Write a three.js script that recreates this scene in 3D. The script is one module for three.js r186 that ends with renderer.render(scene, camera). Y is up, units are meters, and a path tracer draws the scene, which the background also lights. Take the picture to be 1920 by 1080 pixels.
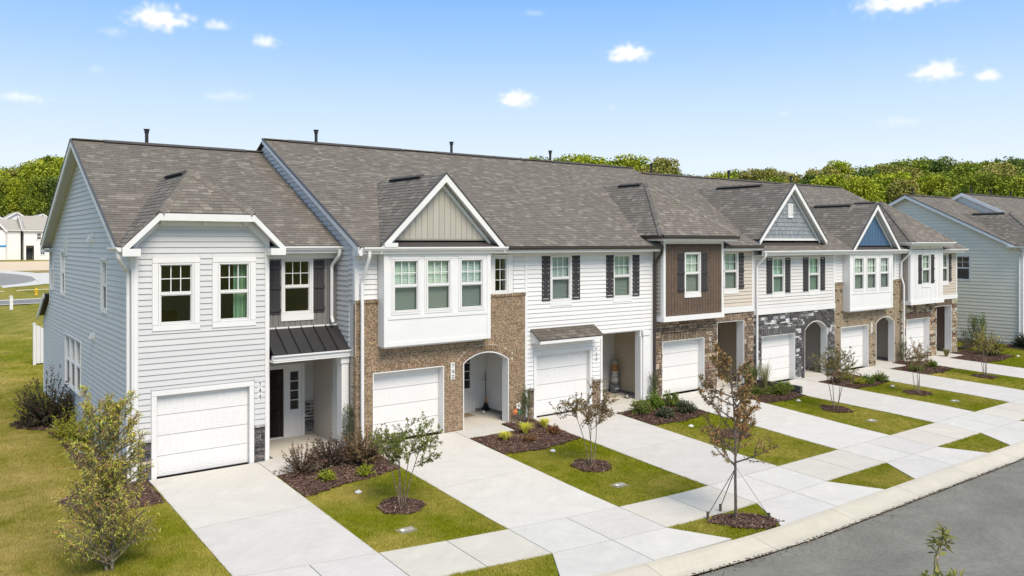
import * as THREE from 'three';
import { FontLoader } from 'three/addons/loaders/FontLoader.js';
import { TextGeometry } from 'three/addons/geometries/TextGeometry.js';
import { ImprovedNoise } from 'three/addons/math/ImprovedNoise.js';

// ---------------------------------------------------------------- camera, sky, sun, exposure
const scene = new THREE.Scene();
const CAM = [-10.407, 5.976, 21.146], YAW = 37.094 * Math.PI / 180, FPX = 1523.84;
const camera = new THREE.PerspectiveCamera(39.03, 16 / 9, 0.1, 2500);
camera.position.set(...CAM);
camera.lookAt(CAM[0] + Math.sin(YAW), CAM[1], CAM[2] - Math.cos(YAW));
camera.setViewOffset(1920, 1080, 0, 85.67, 1920, 1080);
const renderer = new THREE.WebGLRenderer();
renderer.toneMapping = THREE.LinearToneMapping;
renderer.toneMappingExposure = 1.22;
renderer.shadowMap.enabled = true;
const SUN_DIR = [-0.04, 0.79, 0.59];
const sun = new THREE.DirectionalLight(new THREE.Color().setRGB(1, .885, .745), 3.85);
sun.position.set(12 + SUN_DIR[0] * 90, SUN_DIR[1] * 90, SUN_DIR[2] * 90);
sun.target.position.set(12, 0, 0);
sun.castShadow = true; sun.shadow.radius = 60; sun.shadow.mapSize.set(4096, 4096);
Object.assign(sun.shadow.camera, { left: -70, right: 70, top: 60, bottom: -60, near: 1, far: 260 });
scene.add(sun, sun.target);

const PN = new ImprovedNoise();
const fbm = (x, y, z, o = 4) => { let s = 0, a = 0.5, f = 1; for (let i = 0; i < o; i++) { s += a * PN.noise(x * f, y * f, z * f); a *= 0.5; f *= 2.03; } return s; };
const clamp = (x, a = 0, b = 1) => Math.min(b, Math.max(a, x));
const smooth = (a, b, x) => { const t = clamp((x - a) / (b - a)); return t * t * (3 - 2 * t); };
const lerp = (a, b, t) => a + (b - a) * t;
function RNG(seed) { let s = seed | 0; const r = () => { s = (s + 0x6d2b79f5) | 0; let t = Math.imul(s ^ (s >>> 15), 1 | s); t = (t + Math.imul(t ^ (t >>> 7), 61 | t)) ^ t; return ((t ^ (t >>> 14)) >>> 0) / 4294967296; }; r.in = (a, b) => a + (b - a) * r(); r.pick = (l) => l[Math.floor(r() * l.length) % l.length]; return r; }

{ // a computed daylight sky: blue air that pales to the horizon, with small fair-weather clouds [azimuth, elevation, half width, half height, density] in degrees
  const W = 2048, H = 1024, data = new Float32Array(W * H * 4);
  const clouds = [[13.7, 14.1, 2.1, .85, 1.15], [17.2, 14.1, .95, .34, .7], [20.2, 13.25, .85, .42, .75], [62.7, 14.9, 3.3, .8, 1], [45.2, 12.85, 1.65, .75, 1.05], [37.4, 9.9, 1.3, .62, 1], [64.7, 10.5, 1.5, .66, 1.05],
    [67.4, 9.95, .75, .46, 1], [6.1, 8.65, 1.5, .26, .55], [11, 13.1, .8, .3, .25], [17.6, 9.6, 1.7, .36, .28], [62.7, 7.6, 1.7, .34, .22], [55.6, 8.5, .55, .2, .25], [10, 10.7, .5, .22, .25], [38.6, 15.7, 1, .17, .3], [44.1, 9.3, .4, .24, .25]];
  const r = RNG(77);
  for (let i = 0; i < 90; i++) { const az = r.in(80, 352), w = r.in(.6, 3); clouds.push([az, r.in(6, 34), w, w * r.in(.3, .45), r.in(.3, 1.1)]); }
  const stops = [[0, .83, .89, .95], [5.5, .74, .845, .945], [9, .58, .75, .94], [13, .385, .61, .935], [17, .235, .485, .925], [28, .29, .52, .905], [50, .33, .535, .885], [90, .36, .555, .88]];
  for (let j = 0; j < H; j++) {
    const el = ((j + .5) / H - .5) * 180;
    let c = [.5, .55, .45];
    if (el >= 0) { let k = 0; while (k < stops.length - 2 && el > stops[k + 1][0]) k++; const t = clamp((el - stops[k][0]) / (stops[k + 1][0] - stops[k][0])); c = [1, 2, 3].map((q) => lerp(stops[k][q], stops[k + 1][q], t)); }
    else c = [.83, .89, .95].map((v) => v * lerp(1, .55, smooth(0, 8, -el)));
    for (let i = 0; i < W; i++) {
      const az = (((i + .5) / W - .5) * 360 + 90 + 360) % 360;       // azimuth from -z towards +x
      let d = 0, sh = 0;
      if (el > 2 && el < 40) for (const [ca, ce, cw, ch, den] of clouds) {
        let da = az - ca; if (da > 180) da -= 360; if (da < -180) da += 360;
        if (Math.abs(da) > cw * 1.7 || Math.abs(el - ce) > ch * 2.4) continue;
        const n = fbm(az * 1.1 + ca, el * 2.0, 3.3, 5), x = da / cw + n * .45, y = (el - ce) / ch + n * .9;
        const q = Math.sqrt(x * x + (y < 0 ? y * y * 1.9 : y * y));
        const dd = den * smooth(1.1, .3, q + fbm(az * 3.2, el * 5, 1.7, 4) * .95); if (dd > d) { d = dd; sh = smooth(.1, -.7, (el - ce) / ch); }
      }
      d = clamp(d);
      const o = (j * W + i) * 4;
      for (let q = 0; q < 3; q++) data[o + q] = lerp(c[q] * .895, [.94, .935, .93][q] * lerp(1, .93, sh), d);
      data[o + 3] = 1;
    }
  }
  const sky = new THREE.DataTexture(data, W, H, THREE.RGBAFormat, THREE.FloatType);
  sky.mapping = THREE.EquirectangularReflectionMapping; sky.magFilter = THREE.LinearFilter; sky.minFilter = THREE.LinearFilter; sky.needsUpdate = true;
  scene.background = sky; scene.environment = sky;
}

// ---------------------------------------------------------------- geometry helpers
const vadd = (a, b, k = 1) => [a[0] + b[0] * k, a[1] + b[1] * k, a[2] + b[2] * k];
const vsub = (a, b) => [a[0] - b[0], a[1] - b[1], a[2] - b[2]];
const dot = (a, b) => a[0] * b[0] + a[1] * b[1] + a[2] * b[2];
const cross = (a, b) => [a[1] * b[2] - a[2] * b[1], a[2] * b[0] - a[0] * b[2], a[0] * b[1] - a[1] * b[0]];
const norm = (a) => { const l = Math.hypot(...a) || 1; return [a[0] / l, a[1] / l, a[2] / l]; };
const WHITE = [1, 1, 1];
class Frame { // a plane with axes U, V and normal N
  constructor(o, U, V) { this.o = o; this.U = U; this.V = V; this.N = cross(U, V); }
  at(u, v, t = 0) { const { o, U, V, N } = this; return [o[0] + U[0] * u + V[0] * v + N[0] * t, o[1] + U[1] * u + V[1] * v + N[1] * t, o[2] + U[2] * u + V[2] * v + N[2] * t]; }
  uv(p) { const d = vsub(p, this.o); return [dot(d, this.U), dot(d, this.V)]; }
}
const front = (z) => new Frame([0, 0, z], [1, 0, 0], [0, 1, 0]);
const leftF = (x) => new Frame([x, 0, 0], [0, 0, 1], [0, 1, 0]);     // faces -x, u = z
class MB { // collects faces, then one geometry
  constructor() { this.p = []; this.n = []; this.t = []; this.c = []; }
  poly(pts, uvs, c = WHITE) {
    let n = [0, 0, 0];
    for (let i = 0; i < pts.length; i++) { const a = pts[i], b = pts[(i + 1) % pts.length]; n[0] += (a[1] - b[1]) * (a[2] + b[2]); n[1] += (a[2] - b[2]) * (a[0] + b[0]); n[2] += (a[0] - b[0]) * (a[1] + b[1]); }
    n = norm(n);
    for (let i = 1; i < pts.length - 1; i++) for (const k of [0, i, i + 1]) { this.p.push(...pts[k]); this.n.push(...n); this.t.push(...(uvs ? uvs[k] : [0, 0])); this.c.push(...c); }
    return this;
  }
  quad(a, b, c, d, col) { const w = Math.hypot(...vsub(b, a)), h = Math.hypot(...vsub(d, a)); return this.poly([a, b, c, d], [[0, 0], [w, 0], [w, h], [0, h]], col); }
  smoothTri(pts, nrm, uvs, c) { for (let k = 0; k < 3; k++) { this.p.push(...pts[k]); this.n.push(...nrm[k]); this.t.push(...uvs[k]); this.c.push(...c); } }
  // a convex piece lying on a frame: from depth back to depth fr (number or function of u, v), its front edges bevelled by bev
  block(poly, F, back, fr, bev = 0, c = WHITE, uo = 0, vo = 0, backFace = false) {
    const f = typeof fr === 'function' ? fr : () => fr;
    let area = 0, cu = 0, cv = 0, n = poly.length;
    for (let i = 0; i < n; i++) { const a = poly[i], b = poly[(i + 1) % n]; area += a[0] * b[1] - b[0] * a[1]; cu += a[0] / n; cv += a[1] / n; }
    if (area < 0) poly = poly.slice().reverse();
    const us = poly.map((q) => Math.abs(q[0] - cu)), vs = poly.map((q) => Math.abs(q[1] - cv)), hu = Math.max(...us, 1e-4), hv = Math.max(...vs, 1e-4);
    const ku = 1 - Math.min(.6, bev / hu), kv = 1 - Math.min(.6, bev / hv);
    const inn = bev ? poly.map((q) => [cu + (q[0] - cu) * ku, cv + (q[1] - cv) * kv]) : poly;
    const A = poly.map((q) => F.at(q[0], q[1], back)), B = inn.map((q) => F.at(q[0], q[1], f(q[0], q[1])));
    this.poly(B, inn.map((q) => [q[0] + uo, q[1] + vo]), c);
    for (let i = 0; i < n; i++) { const j = (i + 1) % n; const w = Math.hypot(poly[j][0] - poly[i][0], poly[j][1] - poly[i][1]); this.poly([A[i], A[j], B[j], B[i]], [[uo, vo], [uo + w, vo], [uo + w, vo + .02], [uo, vo + .02]], c); }
    if (backFace) this.poly(A.slice().reverse(), poly.slice().reverse().map((q) => [q[0] + uo, q[1] + vo]), c);
    return this;
  }
  rect(F, u0, v0, u1, v1, t0, t1, c = WHITE, bev = 0, backFace = true) { return this.block([[u0, v0], [u1, v0], [u1, v1], [u0, v1]], F, t0, t1, bev, c, 0, 0, backFace); }
  box(x0, y0, z0, x1, y1, z1, c = WHITE, bev = 0) { return this.rect(front(0), x0, y0, x1, y1, z0, z1, c, bev); }
  // a bar from a to b with its section (w across, h along up) centred on the line
  beam(a, b, w, h, up = [0, 1, 0], c = WHITE) {
    const d = norm(vsub(b, a)), s = norm(cross(d, up)), u = cross(s, d), L = Math.hypot(...vsub(b, a));
    const q = (p, i, j) => vadd(vadd(p, s, i * w / 2), u, j * h / 2);
    const P = [[-1, -1], [1, -1], [1, 1], [-1, 1]].map(([i, j]) => [q(a, i, j), q(b, i, j)]);
    for (let k = 0; k < 4; k++) { const m = (k + 1) % 4, ww = k % 2 ? h : w; this.poly([P[k][0], P[m][0], P[m][1], P[k][1]], [[0, 0], [ww, 0], [ww, L], [0, L]], c); }
    this.poly([P[3][0], P[2][0], P[1][0], P[0][0]], null, c); this.poly([P[0][1], P[1][1], P[2][1], P[3][1]], null, c);
    return this;
  }
  tube(pts, rad, n = 8, c = WHITE, cap = true) {
    const rings = [], dirs = pts.map((p, i) => norm(vsub(pts[Math.min(i + 1, pts.length - 1)], pts[Math.max(i - 1, 0)])));
    let s = norm(cross(dirs[0], Math.abs(dirs[0][1]) > .9 ? [1, 0, 0] : [0, 1, 0]));
    for (let i = 0; i < pts.length; i++) {
      s = norm(vsub(s, dirs[i].map((x) => x * dot(s, dirs[i])))); const t = cross(dirs[i], s), r = typeof rad === 'number' ? rad : rad[i], ring = [];
      for (let k = 0; k <= n; k++) { const a = k / n * Math.PI * 2, o = vadd(s.map((x) => x * Math.cos(a)), t, Math.sin(a)); ring.push([vadd(pts[i], o, r), o]); }
      rings.push(ring);
    }
    let l = 0;
    for (let i = 0; i < pts.length - 1; i++) {
      const L = Math.hypot(...vsub(pts[i + 1], pts[i])), r = typeof rad === 'number' ? rad : rad[i];
      for (let k = 0; k < n; k++) {
        const A = rings[i][k], B = rings[i][k + 1], C = rings[i + 1][k + 1], D = rings[i + 1][k], u0 = k / n * 6.28 * r, u1 = (k + 1) / n * 6.28 * r;
        this.smoothTri([A[0], B[0], C[0]], [A[1], B[1], C[1]], [[u0, l], [u1, l], [u1, l + L]], c); this.smoothTri([A[0], C[0], D[0]], [A[1], C[1], D[1]], [[u0, l], [u1, l + L], [u0, l + L]], c);
      }
      l += L;
    }
    if (cap) { this.poly(rings[0].slice(0, n).map((q) => q[0]).reverse(), null, c); this.poly(rings[pts.length - 1].slice(0, n).map((q) => q[0]), null, c); }
    return this;
  }
  lathe(cx, cy, cz, prof, n = 14, c = WHITE) { // prof: [radius, y] from bottom to top
    for (let i = 0; i < prof.length - 1; i++) for (let k = 0; k < n; k++) {
      const a = k / n * 6.2832, b = (k + 1) / n * 6.2832, P = (r, y, t) => [cx + r * Math.cos(t), cy + y, cz + r * Math.sin(t)];
      const [r0, y0] = prof[i], [r1, y1] = prof[i + 1], sl = Math.hypot(r1 - r0, y1 - y0) || 1, nr = (y1 - y0) / sl, ny = -(r1 - r0) / sl, N = (t) => [nr * Math.cos(t), ny, nr * Math.sin(t)];
      const q = [P(r0, y0, b), P(r0, y0, a), P(r1, y1, a), P(r1, y1, b)], m = [N(b), N(a), N(a), N(b)], u = [[b * r0, y0], [a * r0, y0], [a * r1, y1], [b * r1, y1]];
      this.smoothTri([q[0], q[1], q[2]], [m[0], m[1], m[2]], [u[0], u[1], u[2]], c); this.smoothTri([q[0], q[2], q[3]], [m[0], m[2], m[3]], [u[0], u[2], u[3]], c);
    }
    return this;
  }
  // a roof slab: polygon in space, thickened downwards
  deck(pts, th, c = WHITE) { let n = [0, 0, 0]; n = norm(cross(vsub(pts[1], pts[0]), vsub(pts[2], pts[0]))); if (n[1] < 0) { pts = pts.slice().reverse(); n = n.map((x) => -x); } const q = pts.map((p) => vadd(p, n, -th)); this.poly(pts, pts.map((p) => [p[0], p[2]]), c); this.poly(q.slice().reverse(), q.map((p) => [p[0], p[2]]), c); for (let i = 0; i < pts.length; i++) { const j = (i + 1) % pts.length; this.quad(q[i], q[j], pts[j], pts[i], c); } return this; }
  add(o) { for (const k of ['p', 'n', 't', 'c']) { const a = this[k], b = o[k]; for (let i = 0; i < b.length; i++) a.push(b[i]); } return this; }
  geo() { const g = new THREE.BufferGeometry(); g.setAttribute('position', new THREE.BufferAttribute(new Float32Array(this.p), 3)); g.setAttribute('normal', new THREE.BufferAttribute(new Float32Array(this.n), 3)); g.setAttribute('uv', new THREE.BufferAttribute(new Float32Array(this.t), 2)); g.setAttribute('color', new THREE.BufferAttribute(new Float32Array(this.c), 3)); return g; }
  build(name, mat, parent) { return addMesh(name, this.geo(), mat, parent); }
}
const used = {};
const numbered = (name) => { const k = used[name] = (used[name] ?? -1) + 1; return k ? name + '_' + String(k).padStart(3, '0') : name; };
function addMesh(name, geo, mat, parent = scene) { const m = new THREE.Mesh(geo, mat); m.name = parent === scene ? numbered(name) : name; m.castShadow = m.receiveShadow = true; parent.add(m); return m; }
function thing(name, label, category, pos = [0, 0, 0], group, turn = 0) { const g = new THREE.Group(); g.name = numbered(name); g.position.set(...pos); g.rotation.y = turn; tag(g, label, category, group); scene.add(g); return g; }
function tag(o, label, category, group, kind) { Object.assign(o.userData, { label }); if (category) o.userData.category = category; if (group) o.userData.group = group; if (kind) o.userData.kind = kind; return o; }
function struct(o, label) { o.userData.kind = 'structure'; if (label) o.userData.label = label; return o; }
function sub(name, parent) { const g = new THREE.Group(); g.name = name; parent.add(g); return g; }
function copyOf(o, name, label) { const c = o.clone(); c.name = numbered(name); c.userData = { ...o.userData }; if (label) c.userData.label = label; scene.add(c); return c; }
function clipPoly(poly, convex) { // Sutherland-Hodgman against a convex polygon
  let area = 0; for (let i = 0; i < convex.length; i++) { const a = convex[i], b = convex[(i + 1) % convex.length]; area += a[0] * b[1] - b[0] * a[1]; }
  const C = area < 0 ? convex.slice().reverse() : convex; let out = poly;
  for (let i = 0; i < C.length && out.length > 2; i++) {
    const a = C[i], b = C[(i + 1) % C.length], s = (q) => (b[0] - a[0]) * (q[1] - a[1]) - (b[1] - a[1]) * (q[0] - a[0]), inp = out; out = [];
    for (let k = 0; k < inp.length; k++) { const p = inp[k], q = inp[(k + 1) % inp.length], sp = s(p), sq = s(q); if (sp >= 0) out.push(p); if (sp * sq < 0) { const t = sp / (sp - sq); out.push([lerp(p[0], q[0], t), lerp(p[1], q[1], t)]); } }
  }
  return out;
}
const polyArea = (q) => { let a = 0; for (let i = 0; i < q.length; i++) { const b = q[i], c = q[(i + 1) % q.length]; a += b[0] * c[1] - c[0] * b[1]; } return Math.abs(a) / 2; };
const inPoly = (x, y, P) => { let c = false; for (let i = 0, j = P.length - 1; i < P.length; j = i++) if ((P[i][1] > y) !== (P[j][1] > y) && x < (P[j][0] - P[i][0]) * (y - P[i][1]) / (P[j][1] - P[i][1]) + P[i][0]) c = !c; return c; };
const camW = (p) => { const dx = p[0] - CAM[0], dz = p[2] - CAM[2]; return dx * Math.sin(YAW) - dz * Math.cos(YAW); };
const camPx = (p) => { const dx = p[0] - CAM[0], dz = p[2] - CAM[2], w = camW(p); return [960 + FPX * (dx * Math.cos(YAW) + dz * Math.sin(YAW)) / w, 454.3 - FPX * (p[1] - CAM[1]) / w, w]; };
// the world point on the ray through a direction (given in degrees right of and above the camera's axis as tangents) at a distance
const along = (px, py, w) => { const a = (px - 960) / FPX, b = (py - 454.3) / FPX; return [CAM[0] + w * (Math.sin(YAW) + a * Math.cos(YAW)), CAM[1] - w * b, CAM[2] + w * (-Math.cos(YAW) + a * Math.sin(YAW))]; };
// pieces of one kind: those that show largest become parts of their own, the rest is joined into one part
class Pieces {
  constructor(name, parent, mat, limit, restName) { Object.assign(this, { name, parent, mat, limit, restName, list: [] }); }
  add(mb, world, size = 1) { const [x, y, w] = camPx(world); const seen = w > 0 && x > -40 && x < 1960 && y > -40 && y < 1120; this.list.push([seen ? size / w / w : size * 1e-9, mb]); }
  finish() {
    const l = this.list.sort((a, b) => b[0] - a[0]);
    for (const [, mb] of l.slice(0, this.limit)) mb.build(this.name, this.mat, this.parent);
    if (l.length > this.limit) { const all = new MB(); for (const [, mb] of l.slice(this.limit)) all.add(mb); all.build(this.restName ?? this.name, this.mat, this.parent).userData.kind = 'stuff'; }
  }
}

// ---------------------------------------------------------------- materials
function noiseTex(size, fn, srgb = true, rep = 1) { // fn(u, v in 0..1) -> grey 0..1 or rgb; wraps
  const d = new Uint8Array(size * size * 4);
  for (let j = 0; j < size; j++) for (let i = 0; i < size; i++) { let c = fn(i / size, j / size, i, j); if (typeof c === 'number') c = [c, c, c]; const o = (j * size + i) * 4; for (let q = 0; q < 3; q++) d[o + q] = clamp(c[q]) * 255; d[o + 3] = 255; }
  const t = new THREE.DataTexture(d, size, size); t.wrapS = t.wrapT = THREE.RepeatWrapping; t.magFilter = THREE.LinearFilter; t.minFilter = THREE.LinearMipmapLinearFilter; t.generateMipmaps = true; t.repeat.set(1 / rep, 1 / rep); if (srgb) t.colorSpace = THREE.SRGBColorSpace; t.needsUpdate = true; return t;
}
// periodic noise on a torus
const pn = (u, v, f, s, o = 4) => { const a = u * 6.28318, b = v * 6.28318, R = f / 6.28318; return fbm(Math.cos(a) * R + s, Math.sin(a) * R + Math.cos(b) * R * 1.3 + s * 2, Math.sin(b) * R * 1.3 + s * 3, o); };
const hr = RNG(5);
const TX = {
  grain: noiseTex(256, () => .84 + .16 * hr(), true, .6),
  grainB: noiseTex(256, () => hr(), false, .4),
  concrete: noiseTex(1024, (u, v) => { const m = pn(u, v, 7, 1, 6) * .15 + pn(u, v, 24, 4, 4) * .12; const sp = hr() > .9975 ? -.16 : 0; return .93 + m * .30 + (hr() - .5) * .05 + sp; }, true, 4.3),
  concreteB: noiseTex(256, (u, v) => .5 + pn(u, v, 40, 9, 4) * .6 + (hr() - .5) * .3, false, .8),
  asphalt: noiseTex(1024, (u, v) => { const m = pn(u, v, 5, 2, 5) * .5, s = pn(u, v, 60, 7, 2); return .84 + m * .30 + s * .12 + (hr() - .5) * .2; }, true, 6.1),
  asphaltB: noiseTex(512, () => hr(), false, 1.2),
  shingle: noiseTex(512, (u, v) => .88 + (hr() - .5) * .26 + pn(u, v, 9, 3, 3) * .08, true, 1.7),
  wood: noiseTex(512, (u, v) => .82 + pn(u * 1, v * .12, 40, 5, 4) * .5 + (hr() - .5) * .06, true, .9),
  stone: noiseTex(512, (u, v) => .80 + pn(u, v, 14, 6, 5) * .75 + (hr() - .5) * .12, true, .8),
  stoneB: noiseTex(512, (u, v) => .5 + pn(u, v, 16, 8, 5) * .9, false, .6),
  siding: noiseTex(512, (u, v) => .965 + pn(u, v, 3, 9, 3) * .035 + (hr() - .5) * .015, true, 3.4),
  bark: noiseTex(256, (u, v) => .72 + pn(u, v * .3, 18, 2, 4) * .8, true, .3),
  grass: noiseTex(1024, (u, v) => { const a = pn(u, v, 6, 11, 5), b = pn(u, v, 40, 13, 3), n = (hr() - .5) * .22; return [.80 + a * .42 + b * .35 + n, .82 + a * .22 + b * .34 + n, .72 + a * .3 + b * .3 + n]; }, true, 3.1),
  soil: noiseTex(512, (u, v) => .75 + pn(u, v, 22, 15, 5) * .8 + (hr() - .5) * .3, true, 1.1),
};
const matP = (o) => new THREE.MeshPhysicalMaterial({ vertexColors: true, ...o });
const mat = (o) => new THREE.MeshStandardMaterial({ vertexColors: true, roughness: .8, ...o });
const M = {
  paint: mat({ roughness: .5, map: TX.siding }),                       // vinyl, painted boards
  siding: mat({ roughness: .55, map: TX.siding }),
  roof: matP({ specularIntensity: .25, roughness: .93, map: TX.shingle, bumpMap: TX.grainB, bumpScale: .003 }),
  brick: matP({ specularIntensity: .3, roughness: .9, map: TX.stone, bumpMap: TX.stoneB, bumpScale: .004 }),
  stone: matP({ specularIntensity: .3, roughness: .9, map: TX.stone, bumpMap: TX.stoneB, bumpScale: .012 }),
  wood: mat({ roughness: .7, map: TX.wood }),
  metal: mat({ roughness: .42, metalness: .55 }),
  metalPaint: mat({ roughness: .38, map: TX.siding }),
  plain: mat({ roughness: .7 }),
  concrete: mat({ roughness: .88, map: TX.concrete, bumpMap: TX.concreteB, bumpScale: .003 }),
  asphalt: matP({ specularIntensity: .3, roughness: .93, map: TX.asphalt, bumpMap: TX.asphaltB, bumpScale: .004 }),
  soil: matP({ specularIntensity: .1, roughness: .98, map: TX.soil, bumpMap: TX.soil, bumpScale: .03 }),
  ground: matP({ specularIntensity: .05, roughness: .97, map: TX.grass, bumpMap: TX.grass, bumpScale: .02 }),
  bark: mat({ roughness: .9, map: TX.bark }),
  fabric: mat({ roughness: .95 }),
  glass: new THREE.MeshPhysicalMaterial({ color: new THREE.Color().setRGB(.86, .91, .875), roughness: .015, transmission: 1, thickness: 0, ior: 1.55 }),
  screen: new THREE.MeshStandardMaterial({ color: new THREE.Color().setRGB(.05, .052, .05), roughness: .9, transparent: true, opacity: .42 }),
  blind: new THREE.MeshStandardMaterial({ vertexColors: true, roughness: .8 }),
  leaf: new THREE.MeshPhysicalMaterial({ vertexColors: true, roughness: .85, specularIntensity: .2, transmission: .25, thickness: 0, side: THREE.DoubleSide }),
  leafFar: new THREE.MeshPhysicalMaterial({ vertexColors: true, roughness: .95, specularIntensity: .05, side: THREE.DoubleSide }),
};
const jit = (c, r, a = .1, b = .04) => { const k = 1 + (r() - .5) * 2 * a; return c.map((x) => clamp(x * k * (1 + (r() - .5) * 2 * b), 0, .95)); };
const font = await new FontLoader().loadAsync('fonts/droid/droid_serif_bold.typeface.json');

// ---------------------------------------------------------------- the ground, street, pavement and drives
const UNIT = 6.1, rowX = (k) => k * UNIT;                      // k = 0 is the second house of the row
const BASE = (x) => x < -.3 ? 0 : x < 18.3 ? .1 : -.12;
const zSide = (x) => x >= 6 ? 7.38 : x > -6 ? 7.38 - .0373 * Math.pow(6 - x, 1.5) : 5.83 + .19 * (x + 6);   // back edge of the pavement
const zFront = (x) => zSide(x) + 1.5, zKerb = (x) => zSide(x) + 2.72, zRoad = (x) => zSide(x) + 3.5, zFar = (x) => zSide(x) + 10.6;
function baseSoft(x) { return lerp(lerp(0, .1, smooth(-.5, .1, x)), -.12, smooth(18.0, 18.5, x)); }
function gY(x, z) {                                            // height of the finished ground
  let y = baseSoft(x) * clamp(1 - z / 6) ;
  if (z <= 0) y *= 1; else y -= .05 * Math.min(z, 10.4);
  const back = smooth(-95, -150, z) * smooth(90, 30, x); y += back * 3.0;
  y += smooth(-60, -20, x - 0) * 0;
  return y;
}
{ // one sheet of ground to the horizon
  const axis = (a, b, st, far, n) => { const r = []; for (let i = n; i >= 1; i--) r.push(a - (far) * Math.pow(i / n, 2.4)); for (let x = a; x <= b + 1e-6; x += st) r.push(x); for (let i = 1; i <= n; i++) r.push(b + far * Math.pow(i / n, 2.4)); return r; };
  const xs = axis(-22, 48, .5, 900, 26), zs = axis(-34, 24, .5, 900, 60), nx = xs.length, nz = zs.length, pos = [], uv = [], col = [], idx = [];
  for (const z of zs) for (const x of xs) {
    let y = gY(x, z);
    if (x > -40 && x < 70 && z > zKerb(x) - .25 && z < zFar(x) + 1) y -= .16;
    if (x > -5.6 && x < 36.4 && z > -15.5 && z < -.1) y -= .25;
    pos.push(x, y, z); uv.push(x, z);
    const n = fbm(x * .5, z * .5, 2.2, 3), n2 = fbm(x * .12, z * .12, 7.1, 3);
    let dry = clamp(.27 + n * 1.1 + n2 * 1.0 + smooth(-5.2, -8, x) * .26 + smooth(-12, -40, z) * .2);
    let c = [lerp(.225, .48, dry), lerp(.25, .395, dry), lerp(.014, .10, dry)];
    const L = Math.max(smooth(-5.2, -8, x), smooth(-12, -22, z)); c = [lerp(.21, .47, dry), lerp(.215, .375, dry), lerp(.022, .13, dry)].map((v, q) => lerp(c[q], v, L));
    const dirt = smooth(.12, .3, fbm(x * .05, z * .05, 9.4, 3) + smooth(-112, -124, z) * smooth(-142, -134, z) * .7 + (z < -30 ? .02 : -.4));
    c = c.map((v, q) => lerp(v, [.46, .36, .24][q], dirt * .8));
    col.push(...c);
  }
  for (let j = 0; j < nz - 1; j++) for (let i = 0; i < nx - 1; i++) { const a = j * nx + i, b = a + 1, c = a + nx, d = c + 1; idx.push(a, c, b, b, c, d); }
  const g = new THREE.BufferGeometry(); g.setAttribute('position', new THREE.Float32BufferAttribute(pos, 3)); g.setAttribute('uv', new THREE.Float32BufferAttribute(uv, 2)); g.setAttribute('color', new THREE.Float32BufferAttribute(col, 3)); g.setIndex(idx); g.computeVertexNormals();
  struct(addMesh('ground', g, M.ground), 'grass lawns and open ground around and behind the houses');
}
// a slab that follows the ground between two edges z0(x), z1(x)
function pad(mb, x0, x1, z0, z1, h, nx, nz, col, th = .14, skew0 = 0, skew1 = 0, inset = .0095) {
  const f = (q) => typeof q === 'function' ? q : () => q, F0 = f(z0), F1 = f(z1);
  const P = (i, j) => { const t = j / nz, xa = lerp(x0 + inset, x1 - inset, i / nx), x = xa + lerp(lerp(0, skew0, t), lerp(0, skew1, t), i / nx), z = lerp(F0(xa) + inset, F1(xa) - inset, t); return [x, gY(x, z) + h, z]; };
  for (let i = 0; i < nx; i++) for (let j = 0; j < nz; j++) { const q = [P(i, j), P(i, j + 1), P(i + 1, j + 1), P(i + 1, j)]; mb.poly(q, q.map((p) => [p[0] + x0 * .37, p[2] + x0 * .71]), col); }
  const dn = (p) => [p[0], p[1] - th, p[2]];
  for (let i = 0; i < nx; i++) { mb.quad(dn(P(i, nz)), dn(P(i + 1, nz)), P(i + 1, nz), P(i, nz), col); mb.quad(dn(P(i + 1, 0)), dn(P(i, 0)), P(i, 0), P(i + 1, 0), col); }
  for (let j = 0; j < nz; j++) { mb.quad(dn(P(0, j)), dn(P(0, j + 1)), P(0, j + 1), P(0, j), col); mb.quad(dn(P(nx, j + 1)), dn(P(nx, j)), P(nx, j), P(nx, j + 1), col); }
  return mb;
}
const CON = [.60, .57, .505], CON2 = [.595, .55, .455], KERB = [.585, .53, .41];
const rg = RNG(31);
const drives = [[-5.42, -2.66]]; for (let k = 0; k < 6; k++) drives.push([rowX(k) + .28, rowX(k) + 3.32]); drives.push([42.95, 45.9]);
const walkIn = [];
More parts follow.
